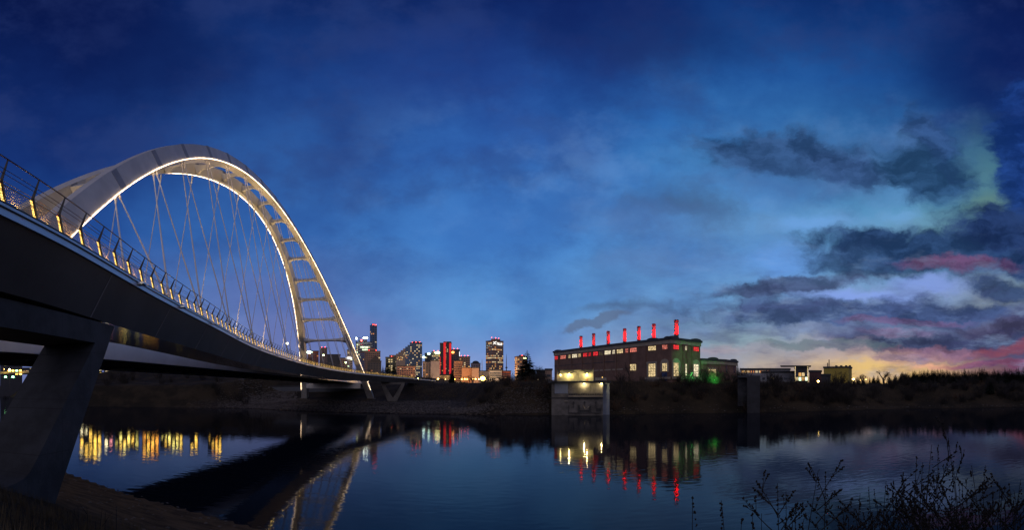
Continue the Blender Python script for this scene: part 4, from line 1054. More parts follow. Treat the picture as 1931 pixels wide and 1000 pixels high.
building('apartment_block', 'plain tan block with vertical joints between the stepped and the red striped towers', 797, 813, 683, 800, tan, 3.4, 4, .08, ('amber', 'pale', 'gold'), ybase=716)
building('apartment_block', 'grey beige block at the foot of the red striped tower', 812, 829, 681, 790, facade_mat('mauve facade', (.36, .31, .30)), 3.4, 4, .05, ('amber', 'pale'), ybase=716, dark=False)
# tower with red lit vertical bands
b, mx, w, d, z0, z1 = building('apartment_tower', 'dark tower with two glowing red vertical bands', 829.5, 851.5, 648, 860, drk, 3.5, 3.0, .13, ('pale', 'gold', 'amber'), ybase=716, top_lights=1, maxlit=40)
redb = mat('red lit band', (.6, .03, .03), .6, var=.1); redb.node_tree.nodes['Principled BSDF'].inputs['Emission Color'].default_value = (1, .02, .03, 1)
redb.node_tree.nodes['Principled BSDF'].inputs['Emission Strength'].default_value = .5
zr = ZP(706, 860)
slab(b, mx, -w * .19, w * .01, -d / 2 - .9, -d / 2 + .0, zr, z1 + 1.5, redb, 'red_band'); slab(b, mx, w * .30, w * .47, -d / 2 - .9, -d / 2, zr, z1 + .5, redb, 'red_band')
slab(b, mx, -w * .5, -w * .45, -d / 2 - .5, -d / 2, zr, z1 - 24, redb, 'red_band')
slab(b, mx, -w * .2, w * .48, -d / 2 - .5, d * .3, z1 + 1.5, z1 + 3.5, drk, 'roof_cap')
for k in range(9): slab(b, mx, -w * .45 + k * w * .1, -w * .40 + k * w * .1, -d / 2 - 1.2, -d / 2 - .95, ZP(715, 860), ZP(708.5, 860), WIN['gold'], 'lobby_window')
b, mx, w, d, z0, z1 = building('office_tower', 'office tower with an orange sign right behind the red striped tower', 851.5, 867, 660, 980, facade_mat('violet grey facade', (.10, .08, .10)), 4, 4, .12, ('pale', 'amber'), ybase=716, top_lights=2)
disc(b, 854, 664.8, 975, 3.0, 2.2, so); slab(b, mx, w * .44, w * .5, -d / 2 - .5, -d / 2, z1 - 28, z1 - 4, sw_, 'edge_light')
building('hotel_building', 'brown hotel with rows of lit windows and red beacons on its roof', 866, 886.5, 673.5, 900, facade_mat('hotel brown', (.42, .27, .17)), 3.6, 3.6, .38, ('gold', 'amber', 'pale'), ybase=716, top_lights=3, maxlit=80)
building('apartment_block', 'orange brick block with striped balconies', 856, 872, 681.5, 800, org, 3.0, 30, .0, ybase=716, wf=.9, hf=.35)
building('apartment_block', 'low orange lit block under the domed building', 871, 892, 694, 780, org, 3.2, 4, .07, ('amber',), ybase=716, dark=False)
building('apartment_block', 'low mauve brick block beside the brightest street lamp', 890, 903, 694.5, 770, facade_mat('rust facade', (.42, .27, .20)), 3.2, 30, .0, ybase=716, dark=False)
b, mx, w, d, z0, z1 = building('domed_building', 'small tower with a rounded top between the hotel and the tall brown tower', 888, 906, 686, 950, facade_mat('pinkish facade', (.42, .33, .35)), 3.8, 4, .15, ('pale', 'gold'), ybase=716)
m = MB(); c = mx @ Vector((0, 0, z1)); m.lathe([(w * .38, 0), (w * .36, 3), (w * .25, 5.2), (w * .1, 6)], c, 12); m.build('dome', drk, b)
building('low_building', 'low beige building just left of the tall brown tower', 904, 925, 700.5, 800, beg, 4, 14, .0, ybase=716, dark=False)
# tall brown tower with the sign
b, mx, w, d, z0, z1 = building('office_tower', 'tall brown office tower with a white lit sign at the top right', 916, 949.5, 643.5, 880, facade_mat('tower brown', (.36, .24, .18)), 3.9, 3.3, .20, ('gold', 'amber', 'amber', 'pale'), rot=.72, ybase=716, top_lights=0, maxlit=99, strips=(.385, .41, .45, .57), roofbox=[(.1, .55, 4)], wf=.7)
# sign letters, real glyph geometry on the right-hand face
fc = bpy.data.curves.new('sign_text', 'FONT'); fc.body = 'TELUS'; fc.size = 6.2; fc.extrude = .15; fc.align_x = 'LEFT'; fc.space_character = 1.08; fc.offset = .12
to = bpy.data.objects.new('sign_letters', fc); COL.objects.link(to); fc.materials.append(sw_)
to.matrix_world = mx @ Matrix.Translation((-w * .5 + w * .34, -d / 2 - .4, z1 - 7.2)) @ Matrix.Rotation(R(90), 4, 'X')
bpy.context.view_layer.update()
tme = bpy.data.meshes.new_from_object(to.evaluated_get(bpy.context.evaluated_depsgraph_get()))
tme.transform(to.matrix_world @ Matrix.Diagonal((w * .60 / 21.0, 1, 1, 1))); bpy.data.objects.remove(to)
tme.materials.clear(); tme.materials.append(sw_)
place(tme, 'sign_letters', b)
m = MB()
for q0, q1, q2 in (((-.5, -6.6), (-.30, -1.6), .55), ((-.5, -1.9), (-.36, -5.6), .5), ((-.32, -3.0), (-.20, -1.2), .45), ((-.36, -5.0), (-.24, -6.4), .45)):
    m.tube([mx @ Vector((w * q0[0] + .5, -d / 2 - .5, z1 + q0[1])), mx @ Vector((w * (q0[0] + q1[0]) / 2 + .5, -d / 2 - .5, z1 + (q0[1] + q1[1]) / 2 + .8)), mx @ Vector((w * q1[0] + .5, -d / 2 - .5, z1 + q1[1]))], q2, 5)
m.build('sign_emblem', sw_, b)
for q in (-.3, .1, .4):
    m = MB(); m.ball(mx @ Vector((w * q, 0, z1 + 7)), .6, 6); m.build('beacon', M['red_lamp'], b)
building('low_building', 'low grey building with dark bands at the foot of the tall brown tower', 923, 946, 699.5, 740, gry, 3.4, 30, .0, ybase=716, wf=.9)
building('low_building', 'low red brown building beside the thin antenna mast', 944, 963.5, 700.5, 745, redf, 3.4, 30, .0, ybase=716, wf=.85)
b, mx, w, d, z0, z1 = building('apartment_tower', 'brown tower half hidden by the big spruce tree', 970.5, 994, 673.5, 700, facade_mat('brown tan facade', (.42, .27, .18)), 3.4, 3.4, .26, ('amber', 'gold', 'pale'), rot=.3, ybase=716, top_lights=1, roofbox=[(.1, .5, 2)], maxlit=60)
slab(b, mx, w * .15, w * .5, -d / 2 - .5, -d / 2, z1 - 2.6, z1 - .8, emit('lime sign', (.85, 1, .45), 5), 'sign')
building('low_building', 'dark low building with a few lit windows right of the big bare tree', 1012, 1030, 700, 420, drk, 3.2, 3.2, .22, ('gold', 'green', 'pale'), ybase=722)
building('low_building', 'brown low building beside the left end of the power plant', 1028, 1041, 698.5, 330, bw, 3.2, 3, .12, ('amber', 'gold'), ybase=722)
# behind the arch
b, mx, w, d, z0, z1 = building('brick_building', 'red brick building with a bright green white sign seen between the arch ribs', 580, 601, 663, 820, redf, 3.8, 3.8, .10, ('amber', 'pale'), ybase=712)
disc(b, 583.5, 664.5, 815, 4.8, 2.4, sg)
building('dark_tower', 'dark building with red lamps seen through the arch cables', 602.5, 617, 657, 900, bw, 3.8, 3.8, .04, ybase=712, top_lights=2)
building('dark_block', 'broad dark block seen through the arch cables', 617, 642, 669.5, 850, drk, 3.8, 3.8, .03, ybase=712)
building('dark_block', 'low dark block close to the right arch rib', 641, 655, 676, 840, bw, 3.8, 3.8, .03, ybase=712)
b, mx, w, d, z0, z1 = building('lit_tower', 'cream lit building partly hidden by the right arch rib', 654.5, 665, 661, 840, beg, 4, 3.8, .35, ('pale', 'green'), ybase=712)
disc(b, 658, 675.5, 835, 5.5, 2.2, sw_)
# city lights behind the bridge on the left, mostly seen as reflections
for k, (a, c_, yt, lb, pal, lt) in enumerate(((150, 192, 632, 'brightly lit yellow office building behind the near pier', ('gold', 'pale', 'gold'), .60), (196, 214, 650, 'pink and white lit slab building behind the bridge deck', ('pale', 'pink'), .45),
        (216, 262, 648, 'wide golden lit apartment block behind the bridge deck', ('gold', 'cream'), .5), (268, 300, 636, 'tall golden lit block behind the left half of the bridge', ('gold', 'amber'), .5), (302, 345, 648, 'pale lit low block behind the middle of the bridge deck', ('cream', 'gold'), .55),
        (0, 42, 664, 'mixed green and amber lit block left of the concrete pier', ('green', 'amber', 'gold'), .25), (358, 374, 646, 'narrow golden lit building behind the mid deck', ('gold',), .75), (392, 418, 640, 'bright golden lit building nearest the arch on the left', ('gold', 'amber', 'gold'), .75))):
    building('lit_building', lb, a, c_, yt, 520 + 12 * k, drk, 3.8, 4.2, lt, tuple('hot_' + q for q in pal), ybase=712, maxlit=98)
# far right group
rg = 'buildings on the right bank'
b, mx, w, d, z0, z1 = building('long_building', 'long low building with a lit strip of windows under its flat roof', 1396, 1490, 698, 330, gry, 2.4, 2.6, .0, ybase=706, dark=False, grp=rg, depth=10)
for k in range(24):
    if rng.random() < .9: slab(b, mx, -w * .47 + k * w * .023, -w * .454 + k * w * .023, -d / 2 - .2, -d / 2, z1 - 1.9, z1 - .5, WIN[rng.choice(('gold', 'amber', 'pale') if k > 6 else ('pale', 'gold'))], 'lit_window')
building('school_building', 'wide low dim building with scattered lit windows in front of the glass pavilion', 1436, 1502, 703.5, 290, gry, 2.6, 2.4, .17, ('cream', 'gold'), ybase=716, grp=rg, depth=12)
b, mx, w, d, z0, z1 = building('glass_pavilion', 'tall glazed pavilion glowing yellow under a thin overhanging roof', 1499, 1524, 695.5, 280, drk, 2.6, 1.6, .85, ('cream', 'gold', 'green'), ybase=718, grp=rg, wf=.8, hf=.8, depth=9, maxlit=90)
slab(b, mx, -w * 1.6, w * .72, -d / 2 - 1.6, d / 2, z1 + 1.35, z1 + 1.8, M['roof_dark'], 'canopy')
for x in (-.5, .44): slab(b, mx, w * x, w * (x + .05), -d / 2 - .6, -d / 2 - .1, z0, z1 + 1.3, WIN['cream'], 'column')
building('wing_building', 'dark red wing joined to the right of the glass pavilion', 1526, 1549, 702, 300, facade_mat('maroon facade', (.11, .05, .05)), 3, 3, .02, ybase=720, grp=rg, dark=False)
building('low_shed', 'low dark shed between the pavilion and the yellow box building', 1549, 1566, 709, 300, drk, 3, 3, .0, ybase=720, grp=rg, dark=False)
b, mx, w, d, z0, z1 = building('box_building', 'plain olive yellow box building with two thin roof stacks', 1553, 1607, 694.5, 340, facade_mat('olive facade', (.34, .27, .06)), 3, 3, .0, ybase=722, grp=rg, dark=False, rot=-.25, depth=12)
for x, h_ in ((-.42, 3.2), (-.36, 5.5)):
    p = mx @ Vector((w * x, 0, z1)); m = MB(); m.tube([p, p + UP * (h_ * 1.0 + 1)], .35, 8); m.build('roof_stack', M['roof_dark'], b)
for x in (-.1, .1, .3, .45):
    slab(b, mx, w * x, w * x + 1.4, -1, 1, z1 + 1.2, z1 + 2.2, M['roof_dark'], 'roof_unit')
for px, rr_ in ((1570, 320), (1592, 322)):
    q = W(px, rr_, ZP(716, rr_)); lo = point(q, (1, .75, .15), 500, .4); lo.parent = b; lo.matrix_parent_inverse = parent_inv(b)

# unseen fill lamps added before the facades, standing in for city street lamps
for px, r_, e_ in ((688, 760, 3.0), (712, 700, 2.5), (745, 720, 3), (772, 700, 3.5), (800, 730, 3.5), (822, 720, 3.5), (850, 740, 3.5), (872, 700, 3.0), (890, 690, 2.6), (905, 720, 3.5), (930, 700, 4.5), (950, 690, 3.0), (985, 640, 2.6), (600, 720, 2.5), (632, 720, 2.5)):
    p = W(px, r_, ZP(714, r_)); point(p, (1, .58, .26), e_ * .85e4, 1.5, 'city_fill_light')
# antenna masts
for px, yt, yb, lb in ((955, 668, 700, 'thin antenna mast with a ring platform right of the tall brown tower'), (909, 677, 712, 'thin pale pole behind the brightest street lamp')):
    r_ = 760; p = W(px, r_, 0); t_ = thing('antenna_mast', (p.x, p.y, ZP(yb, r_)), lb, 'antenna mast')
    m = MB(); m.tube([p + UP * ZP(yb, r_), p + UP * ZP(yt + 10, r_), p + UP * ZP(yt, r_)], [.7, .5, .15], 6); m.build('mast', M['pole'] if px < 930 else M['dark_steel'], t_)
    if px > 930:
        m = MB(); m.lathe([(.5, -1), (2.0, 0), (2.0, .8), (.5, 1.6)], p + UP * ZP(694, r_), 10); m.build('platform', M['dark_steel'], t_)

# ------------------------------------------------------------------ street lamps
lampd = [(788, 714.5, 300, 'warm'), (804, 715, 560, 'w'), (813, 715.5, 600, 's'), (826, 715, 560, 'w'), (840, 715.5, 640, 's'), (857, 715.5, 560, 'w'), (870.5, 715.5, 580, 'w'), (876.5, 715, 580, 'w'), (881.5, 715.5, 620, 'w'), (891.5, 715, 640, 's'), (897, 715.2, 640, 'w'), (903, 715.5, 640, 'w'), (910.5, 714, 420, 'B'),
         (610, 670, 330, 'g'), (652, 684, 340, 'g'), (1543, 719.5, 200, 'W'), (1609, 715.5, 250, 'W'), (1622.5, 717, 300, 's'), (1633, 716, 310, 's'), (1645, 719, 290, 's'), (1728, 731, 240, 's'), (18, 697, 300, 'g'), (8, 696.5, 330, 's'), (1587, 727, 210, 's'), (1136, 712, 150, 's')]
pos_words = ['at the far tip of the walkway', 'first of the row on the far bank', 'second and faint in the far bank row', 'left of the red striped tower foot', 'at the foot of the red striped tower', 'right of the red striped tower foot', 'below the orange brick block', 'between two close neighbours below the orange block', 'right one of the trio below the orange block',
             'faint one below the mauve block', 'below the mauve block', 'just left of the brightest lamp', 'brightest of all below the low beige building', 'greenish one seen high between the arch cables', 'greenish one by the right arch rib', 'in front of the dark wing right of the pavilion', 'bright one right of the olive box building',
             'small one on the right of the olive building', 'small one left of the bare ridge tree', 'small one below the bare ridge tree', 'lonely faint one on the dark wooded bank', 'bluish green one left of the big pier', 'at the left picture edge beyond the pier', 'small low one below the olive box building', 'tiny one at the corner of the cream hut']
em = {'w': emit('street lamp glow', (1.0, .52, .08), 40), 's': emit('small lamp glow', (1.0, .55, .14), 14), 'B': emit('big lamp glow', (1.0, .60, .06), 40), 'g': emit('greenish lamp glow', (.85, 1, .45), 26), 'W': emit('bright lamp glow', (1, .62, .14), 34), 'warm': emit('amber lamp glow', (1, .72, .12), 28)}
for (px, py, r_, k), wd in zip(lampd, pos_words):
    p = W(px, r_, 0); zl = ZP(py, r_); zg = min(hill(p.x, p.y), zl - 1.2); t_ = thing('street_lamp', (p.x, p.y, zg), 'glowing street lamp ' + wd, 'street lamp', 'street lamps of the far banks')
    hr = {'B': .0060, 'W': .0024, 'w': .0013, 'g': .0015, 'warm': .0016}.get(k, .0008) * r_ * (1 if k != 'B' else .85)
    m = MB(); m.tube([p + UP * zg, p + UP * (zl - hr)], max(.07, r_ * .0003), 6); m.build('pole', M['dark_steel'], t_)
    m = MB(); m.ball((p.x, p.y, zl), hr, 10, .8); m.build('lamp_head', em[k], t_)
    m = MB(); m.lathe([(hr * .7, zl + hr * .75), (hr * .5, zl + hr * .95), (.05, zl + hr)], p, 8); m.build('cap', M['dark_steel'], t_)
    if k == 'B':
        l = point((p.x, p.y, zl - 1.4), (1, .7, .2), 5000, .5); l.parent = t_; l.matrix_parent_inverse = parent_inv(t_)
# curved arm lamp on the road deck
pb = W(556, 150, MZ + 1.7); t_ = thing('street_lamp', pb, 'curved arm lamp standing on the road deck left of the far arch rib', 'street lamp')
tip = W(541.5, 150, ZP(648, 150)); 
m = MB(); m.tube([pb, pb.lerp(tip, .35) + UP * 2.2 , pb.lerp(tip, .7) + UP * 2.6, tip + UP * .3], [.12, .10, .08, .06], 8); m.build('pole', M['pole'], t_)
m = MB(); m.ball(tip, .45, 8, .6); m.build('lamp_head', emit('deck lamp', (1, .95, .62), 14), t_)
# yellow lit roadside strip at left beyond the river
for a, c_, y_, r_, lb in ((0, 112, 703, 300, 'faint yellow lit retaining wall left of the pier'), ):
    t_ = thing('retaining_wall', W((a + c_) / 2, r_, ZP(706, r_)), lb, 'wall'); m = MB()
    p0_, p1_ = W(a - 30, r_, 0), W(c_ - 20, r_, 0); m.add([p0_ + UP * ZP(706, r_), p1_ + UP * ZP(703, r_), p1_ + UP * ZP(699.5, r_), p0_ + UP * ZP(702, r_), p0_ * 1.01 + UP * ZP(706, r_), p1_ * 1.01 + UP * ZP(703, r_), p1_ * 1.01 + UP * ZP(699.5, r_), p0_ * 1.01 + UP * ZP(702, r_)],
        [(0, 1, 2, 3), (4, 7, 6, 5), (3, 2, 6, 7), (0, 4, 5, 1), (0, 3, 7, 4), (1, 5, 6, 2)]); m.build('wall', M['cream_stone'], t_)
    for px in (10, 40, 70):
        l = point(W(px, r_ - 3, ZP(705, r_ - 3)), (1, .7, .12), 350, .3); l.parent = t_; l.matrix_parent_inverse = parent_inv(t_)
st = thing('station_building', W(330, 330, ZP(712, 330)), 'long low glass fronted station with bright yellow windows under the bridge', 'station'); 
m = MB(); simple_box(195, 470, 698.5, 330, ZP(716, 330), m, 8); m.build('wall', drk, st)
for k in range(46):
    px = 198 + k * 5.2 + rng.random() * 1.5
    if px > 460 or rng.random() < (.06 if px < 255 else .45): continue
    m = MB(); simple_box(px, px + 4.2, 699.8 + (px - 200) * .012, 329.8, ZP(703.2 + (px - 200) * .012, 330), m, .15); m.build('lit_window', WIN[rng.choice(('gold', 'gold', 'pale'))], st)
st2 = thing('parkade', W(62, 320, ZP(706, 320)), 'small parkade with rows of amber lights left of the pier', 'parkade')
m = MB(); simple_box(42, 92, 693.5, 320, ZP(706, 320), m, 8); m.build('wall', drk, st2)
for k in range(26):
    px = 44 + rng.random() * 34; py = 694.5 + rng.randrange(4) * 2.3
    m = MB(); simple_box(px, px + 1.5, py, 319.8, ZP(py + 1.1, 320), m, .15); m.build('lamp', WIN[rng.choice(('gold', 'amber', 'pale'))], st2)
# parked cars' lights and kiosks below the antenna: a lit row of low stalls
for k in range(22):
    px = 925 + k * 3.1; r_ = 520 + rng.random() * 30; p = W(px, r_, 0); z = ZP(716.5 + rng.random() * 1.0 - (1.5 if k % 3 == 0 else 0), r_)
# ------------------------------------------------------------------ vegetation
ZN = [(925, 'left of the tall brown tower'), (960, 'below the tall brown tower'), (1000, 'below the big spruce'), (1040, 'just left of the pump house'), (1180, 'just right of the pump house'), (1215, 'below the tree before the plant'), (1262, 'below the blue door'), (1300, 'below the plant gable'),
      (1335, 'below the gable right corner'), (1370, 'below the annex'), (1410, 'left of the intake tower'), (1445, 'beside the intake tower'), (1490, 'below the long low building'), (1530, 'below the glass pavilion'), (1565, 'below the shed'), (1610, 'below the olive box building'), (1650, 'below the ridge lamps'),
      (1690, 'below the round ridge tree'), (1730, 'below the last bare ridge tree'), (1780, 'left of the tall weeds'), (1830, 'above the tall weeds'), (1880, 'right of the tall weeds'), (3000, 'by the right picture edge')]
def zone(px):
    for a, n_ in ZN:
        if px < a: return n_
def row(d): return 'at the waterline' if d < 13 else ('halfway up' if d < 23 else 'at the crest')
def bare_tree_meshes(seed, h, spread=.55, depth=5, mt='twig', lean=0, twig=1.0):
    rg_ = random.Random(seed); tr = MB(); cr = MB()
    def branch(p, d, ln, rad, lv):
        pts = [p]; q = p.copy(); dd = d.copy(); n = 3
        for i in range(n):
            dd = (dd + Vector((rg_.uniform(-1, 1), rg_.uniform(-1, 1), rg_.uniform(-.4, .7))) * .16).normalized(); q = q + dd * ln / n; pts.append(q.copy())
        (tr if lv < 2 else cr).tube(pts, [rad * (1 - .4 * i / n) for i in range(n + 1)], 5 if lv < 2 else 3, False)
        if lv >= depth: return
        for k in range(rg_.choice((2, 3, 3)) + (1 if lv == 0 else 0)):
            f = rg_.uniform(.45, 1.0) if lv else rg_.uniform(.4, 1)
            i = min(n - 1, int(f * n)); o = pts[i].lerp(pts[i + 1], f * n - i if f < 1 else 1)
            a = rg_.uniform(0, 2 * math.pi); s_ = rg_.uniform(.5, 1) * spread
            e = dd.orthogonal().normalized(); e = (e * math.cos(a) + dd.cross(e) * math.sin(a))
            branch(o, (dd * (1 - s_ * .4) + e * s_ + UP * .12).normalized(), ln * rg_.uniform(.58, .78), rad * .55, lv + 1)
    branch(Vector((0, 0, -.3)), Vector((lean, 0, 1)).normalized(), h * .36, h * .022 * twig, 0)
    return tr.mesh('trunk', M['bark']), cr.mesh('crown', M[mt])
def conifer_meshes(seed, h, w):
    rg_ = random.Random(seed); tr = MB(); cr = MB(); tr.tube([(0, 0, -.5), (0, 0, h * .5), (0, 0, h)], [h * .02, h * .012, .02], 6, False)
    n = int(26 + h * 1.6)
    for i in range(n):
        f = i / (n - 1); z = h * (.07 + .92 * f); L = w * (1 - f) ** .85 * rg_.uniform(.72, 1.12) + .10
        for k in range(max(4, int(17 * (1 - f) + 6))):
            a = rg_.uniform(0, 2 * math.pi); d = Vector((math.cos(a), math.sin(a), 0)); l = L * rg_.uniform(.6, 1.1); s_ = Vector((-d.y, d.x, 0))
            o = Vector((0, 0, z)); tip = o + d * l + UP * (-l * rg_.uniform(.15, .5)); mid = o + d * l * .55 - UP * l * .08; ww = l * .22
            cr.add([o, mid + s_ * ww, tip, mid - s_ * ww, mid - UP * l * .16], [(0, 1, 4), (1, 2, 4), (2, 3, 4), (3, 0, 4)])
    return tr.mesh('trunk', M['bark']), cr.mesh('crown', M['needle'])
def shrub_mesh(seed, h, mt, n=26, spread=.8):
    rg_ = random.Random(seed); m = MB()
    for k in range(n):
        a = rg_.uniform(0, 6.28); d = Vector((math.cos(a) * spread * rg_.random(), math.sin(a) * spread * rg_.random(), 1)).normalized(); ln = h * rg_.uniform(.55, 1)
        p = Vector((math.cos(a) * .25 * h * rg_.random(), math.sin(a) * .25 * h * rg_.random(), -.15)); m1 = p + d * ln * .5; p2 = m1 + (d + Vector((rg_.uniform(-.3, .3), rg_.uniform(-.3, .3), 0))) * ln * .5
        m.tube([p, m1, p2], [h * .012, h * .008, h * .002], 3, False)
        for q in range(6):
            f = rg_.uniform(.3, 1); o = p.lerp(m1, f) if q % 2 else m1.lerp(p2, f); e = (d * .7 + Vector((rg_.uniform(-1, 1), rg_.uniform(-1, 1), rg_.uniform(-.1, .6))) * .8).normalized()
            t2 = o + e * ln * rg_.uniform(.15, .38); m.tube([o, t2], [h * .006, h * .002], 3, False)
            for _ in range(2):
                e2 = (e + Vector((rg_.uniform(-1, 1), rg_.uniform(-1, 1), rg_.uniform(-.3, .6))) * .7).normalized(); o2 = o.lerp(t2, rg_.uniform(.4, 1)); m.tube([o2, o2 + e2 * ln * .14], [h * .005, h * .002], 3, False)
    return m.mesh('branches', M[mt])
def plantit(name, meshes, p, h_scale, rz, label, cat, grp=None):
    t_ = thing(name, p, label, cat, grp); t_.rotation_euler = (0, 0, rz); t_.scale = (h_scale,) * 3 if not hasattr(h_scale, '__len__') else h_scale
    for me in meshes:
        o = bpy.data.objects.new(me.name.split('.')[0], me); COL.objects.link(o); o.parent = t_
    return t_
CON = [conifer_meshes(11 + k, 10.0, w) for k, w in enumerate((1.9, 2.3, 1.6, 2.1))]
BARE = [bare_tree_meshes(31 + k, 10.0, s_, 6) for k, s_ in enumerate((.62, .75, .55))]
BARE_FAT = [bare_tree_meshes(41 + k, 10.0, .75, 6, twig=2.0) for k in range(2)]
BARE_LOW = [bare_tree_meshes(51 + k, 8.0, .8, 5, twig=1.1) for k in range(3)]
SHR = [shrub_mesh(71 + k, 3.0, 'twig', 30, .9) for k in range(4)] + [shrub_mesh(81 + k, 2.4, 'twig_brown', 28, 1.0) for k in range(2)]
def G3(px, r_, dz_=0): p = W(px, r_, 0); p.z = hill(p.x, p.y) + dz_; return p
def treeat(nm, meshes, px, ytop, r_, label, cat, grp=None, base_h=10.0, zg=None, wide=1.0):
    p = G3(px, r_); 
    if zg is not None: p.z = zg
    h = max(1.5, ZP(ytop, r_) - p.z); return plantit(nm, meshes, p, (h / base_h * wide, h / base_h * wide, h / base_h), rng.random() * 6.28, label, cat, grp)
treeat('spruce_tree', CON[1], 994, 660.5, 235, 'big dark spruce standing alone left of the power plant', 'spruce tree', wide=2.1)
treeat('spruce_tree', CON[0], 731, 677, 330, 'taller of the two dark spruces between the arch and the stepped tower', 'spruce tree', wide=1.5)
treeat('spruce_tree', CON[3], 743, 683, 330, 'shorter dark spruce touching the taller one right of the arch', 'spruce tree', wide=1.4)
treeat('spruce_tree', CON[2], 722, 689, 325, 'low dark spruce at the left foot of the spruce pair', 'spruce tree', wide=1.8)
treeat('spruce_tree', CON[0], 852.5, 696, 420, 'small dark conifer at the foot of the orange brick block', 'spruce tree', wide=1.8)
treeat('spruce_tree', CON[2], 1391, 683, 190, 'dark conifer just right of the annex', 'spruce tree', wide=1.3)
treeat('spruce_tree', CON[2], 1410.5, 692, 360, 'tiny conifer tip behind the long low building, left one', 'spruce tree'); treeat('spruce_tree', CON[2], 1437.5, 693.5, 360, 'tiny conifer tip behind the long low building, right one', 'spruce tree')
treeat('bare_tree', BARE_FAT[0], 1017, 676, 245, 'bare leafless tree right of the big spruce', 'bare tree', wide=1.0)
for q_, (px, yt, rr_, wd, lb) in enumerate(((1008, 697, 235, 1.5, 'low dark bushy tree touching the big spruce on its right'), (1026, 688, 240, 1.3, 'spreading bare tree just left of the power plant'), (1038, 694, 225, 1.4, 'small bare tree at the left corner of the power plant'), (978, 711, 240, 1.6, 'low dark bush left of the big spruce'), (958, 709, 245, 2.2, 'low dark bush under the antenna mast'))):
    treeat('bare_tree', BARE_LOW[q_ % 3], px, yt, rr_, lb, 'bare tree', base_h=8, wide=wd)
treeat('bare_tree', BARE[1], 1186, 672, 156, 'bare tree whose branches cross the plant wall', 'bare tree', wide=.8)
treeat('bare_tree', BARE[2], 1172, 700, 150, 'small bare tree beside the pump house rail', 'bare tree', wide=1.1)
treeat('bare_tree', BARE_FAT[0], 1626, 697, 300, 'small bare tree on the ridge right of the olive box building', 'bare tree', wide=1.25)
treeat('bare_tree', BARE_FAT[1], 1667, 688, 300, 'round bare tree standing highest on the right ridge', 'bare tree', wide=1.5)
treeat('bare_tree', BARE_FAT[0], 1706, 694, 310, 'bare tree right of the highest ridge tree', 'bare tree', wide=1.5)
treeat('bare_tree', BARE_LOW[2], 1735, 696.5, 320, 'bare tree where the spruce ridge begins', 'bare tree', base_h=8, wide=1.2)
treeat('palm_like_tree', BARE_LOW[1], 965.5, 690, 500, 'thin pole like tree with a tufted top right of the antenna mast', 'tree', base_h=8, wide=.5)
# spruces along the right ridge
k = 0; px = 1600.0
where = lambda px: next(n_ for a, n_ in ((1660, 'behind the small ridge lamps'), (1700, 'right of the round bare tree'), (1745, 'under the last bare ridge trees'), (1775, 'left above the tallest weeds'), (1800, 'straight above the tallest weeds'), (1830, 'right above the tallest weeds'), (1865, 'right of the weed thicket top'), (1900, 'left of the weeds at the edge'), (3000, 'at the right picture edge')) if px < a)
rowlab = {}
while px < 1945:
    r_ = 300 + rng.uniform(-25, 30); yt = interp([(1600, 715), (1660, 709), (1700, 703), (1760, 698), (1850, 696), (1931, 693.5)], px) + rng.uniform(-3.5, 6)
    treeat('spruce_tree', CON[k % 4], px, yt, r_, ('broad ' if k % 3 == 0 else 'slim ' if k % 3 == 1 else 'short ') + 'ridge spruce ' + where(px), 'spruce tree', 'dark spruce forest on the right ridge', wide=(2.3, 1.3, 1.8)[k % 3])
    if k % 3 == 2 and px > 1690: treeat('bare_tree', BARE[k % 3], px + 3, yt - rng.uniform(-4, 3.5), r_ + 6, 'round leafless crown among the ridge spruces ' + where(px), 'bare tree', 'leafless trees on the right ridge', wide=.9)
    px += rng.uniform(1.8, 3.8) if px > 1690 else rng.uniform(6, 12); k += 1
# lower darker row in front
px = 1440.0
while px < 1945:
    r_ = rng.uniform(210, 255); yt = interp([(1440, 724), (1560, 721), (1640, 722), (1720, 716), (1931, 712)], px) + rng.uniform(-3, 4)
    if rng.random() < .6: treeat('bare_tree', BARE_LOW[k % 3], px, yt, r_, 'dim leafless tree on the slope ' + zone(px), 'bare tree', 'dim leafless trees on the right bank slope', base_h=8, wide=1.5)
    else: treeat('spruce_tree', CON[k % 4], px, yt, r_, 'low dark spruce on the slope ' + zone(px), 'spruce tree', 'low dark spruces on the right bank slope', wide=1.5)
    px += rng.uniform(5, 9); k += 1
# shrubs on the banks
def shore_r(px):
    lo, hi = 60, 400
    t = theta(px); dx_, dy_ = math.sin(t), math.cos(t)
    r_ = 60.0
    while r_ < 420:
        x, y = r_ * dx_, r_ * dy_
        if y > interp(FAR, x): return r_
        r_ += 1.0
    return 420
for i in range(230):
    px = rng.uniform(905, 1935)
    if 1034 < px < 1153 and rng.random() < .9: continue
    r_ = shore_r(px) + 5 + rng.random() ** 1.2 * 26
    if 1400 < px < 1440: r_ = shore_r(px) - 2 + rng.random() * 4 if rng.random() < .6 else 164 + rng.random() * 10
    brown = rng.random() < (.35 if px < 1300 else .08)
    z_ = zone(px); me = SHR[4 + i % 2] if brown else SHR[i % 4]; s_ = rng.uniform(.6, 1.25) * (1.0 if px < 1300 else 1.5)
    z_ = row(r_ - shore_r(px)) + ', ' + z_; p = G3(px, r_); lab = (('small ' if s_ < .9 else 'tall ') if s_ < .9 or s_ > 1.35 else '') + ('reddish brown shrub ' if brown else 'dark leafless shrub ') + z_
    plantit('shrub', (me,), p, s_, rng.random() * 6.28, lab, 'shrub', ('reddish brown shrubs ' if brown else 'dark leafless shrubs ') + z_.split(', ')[1])
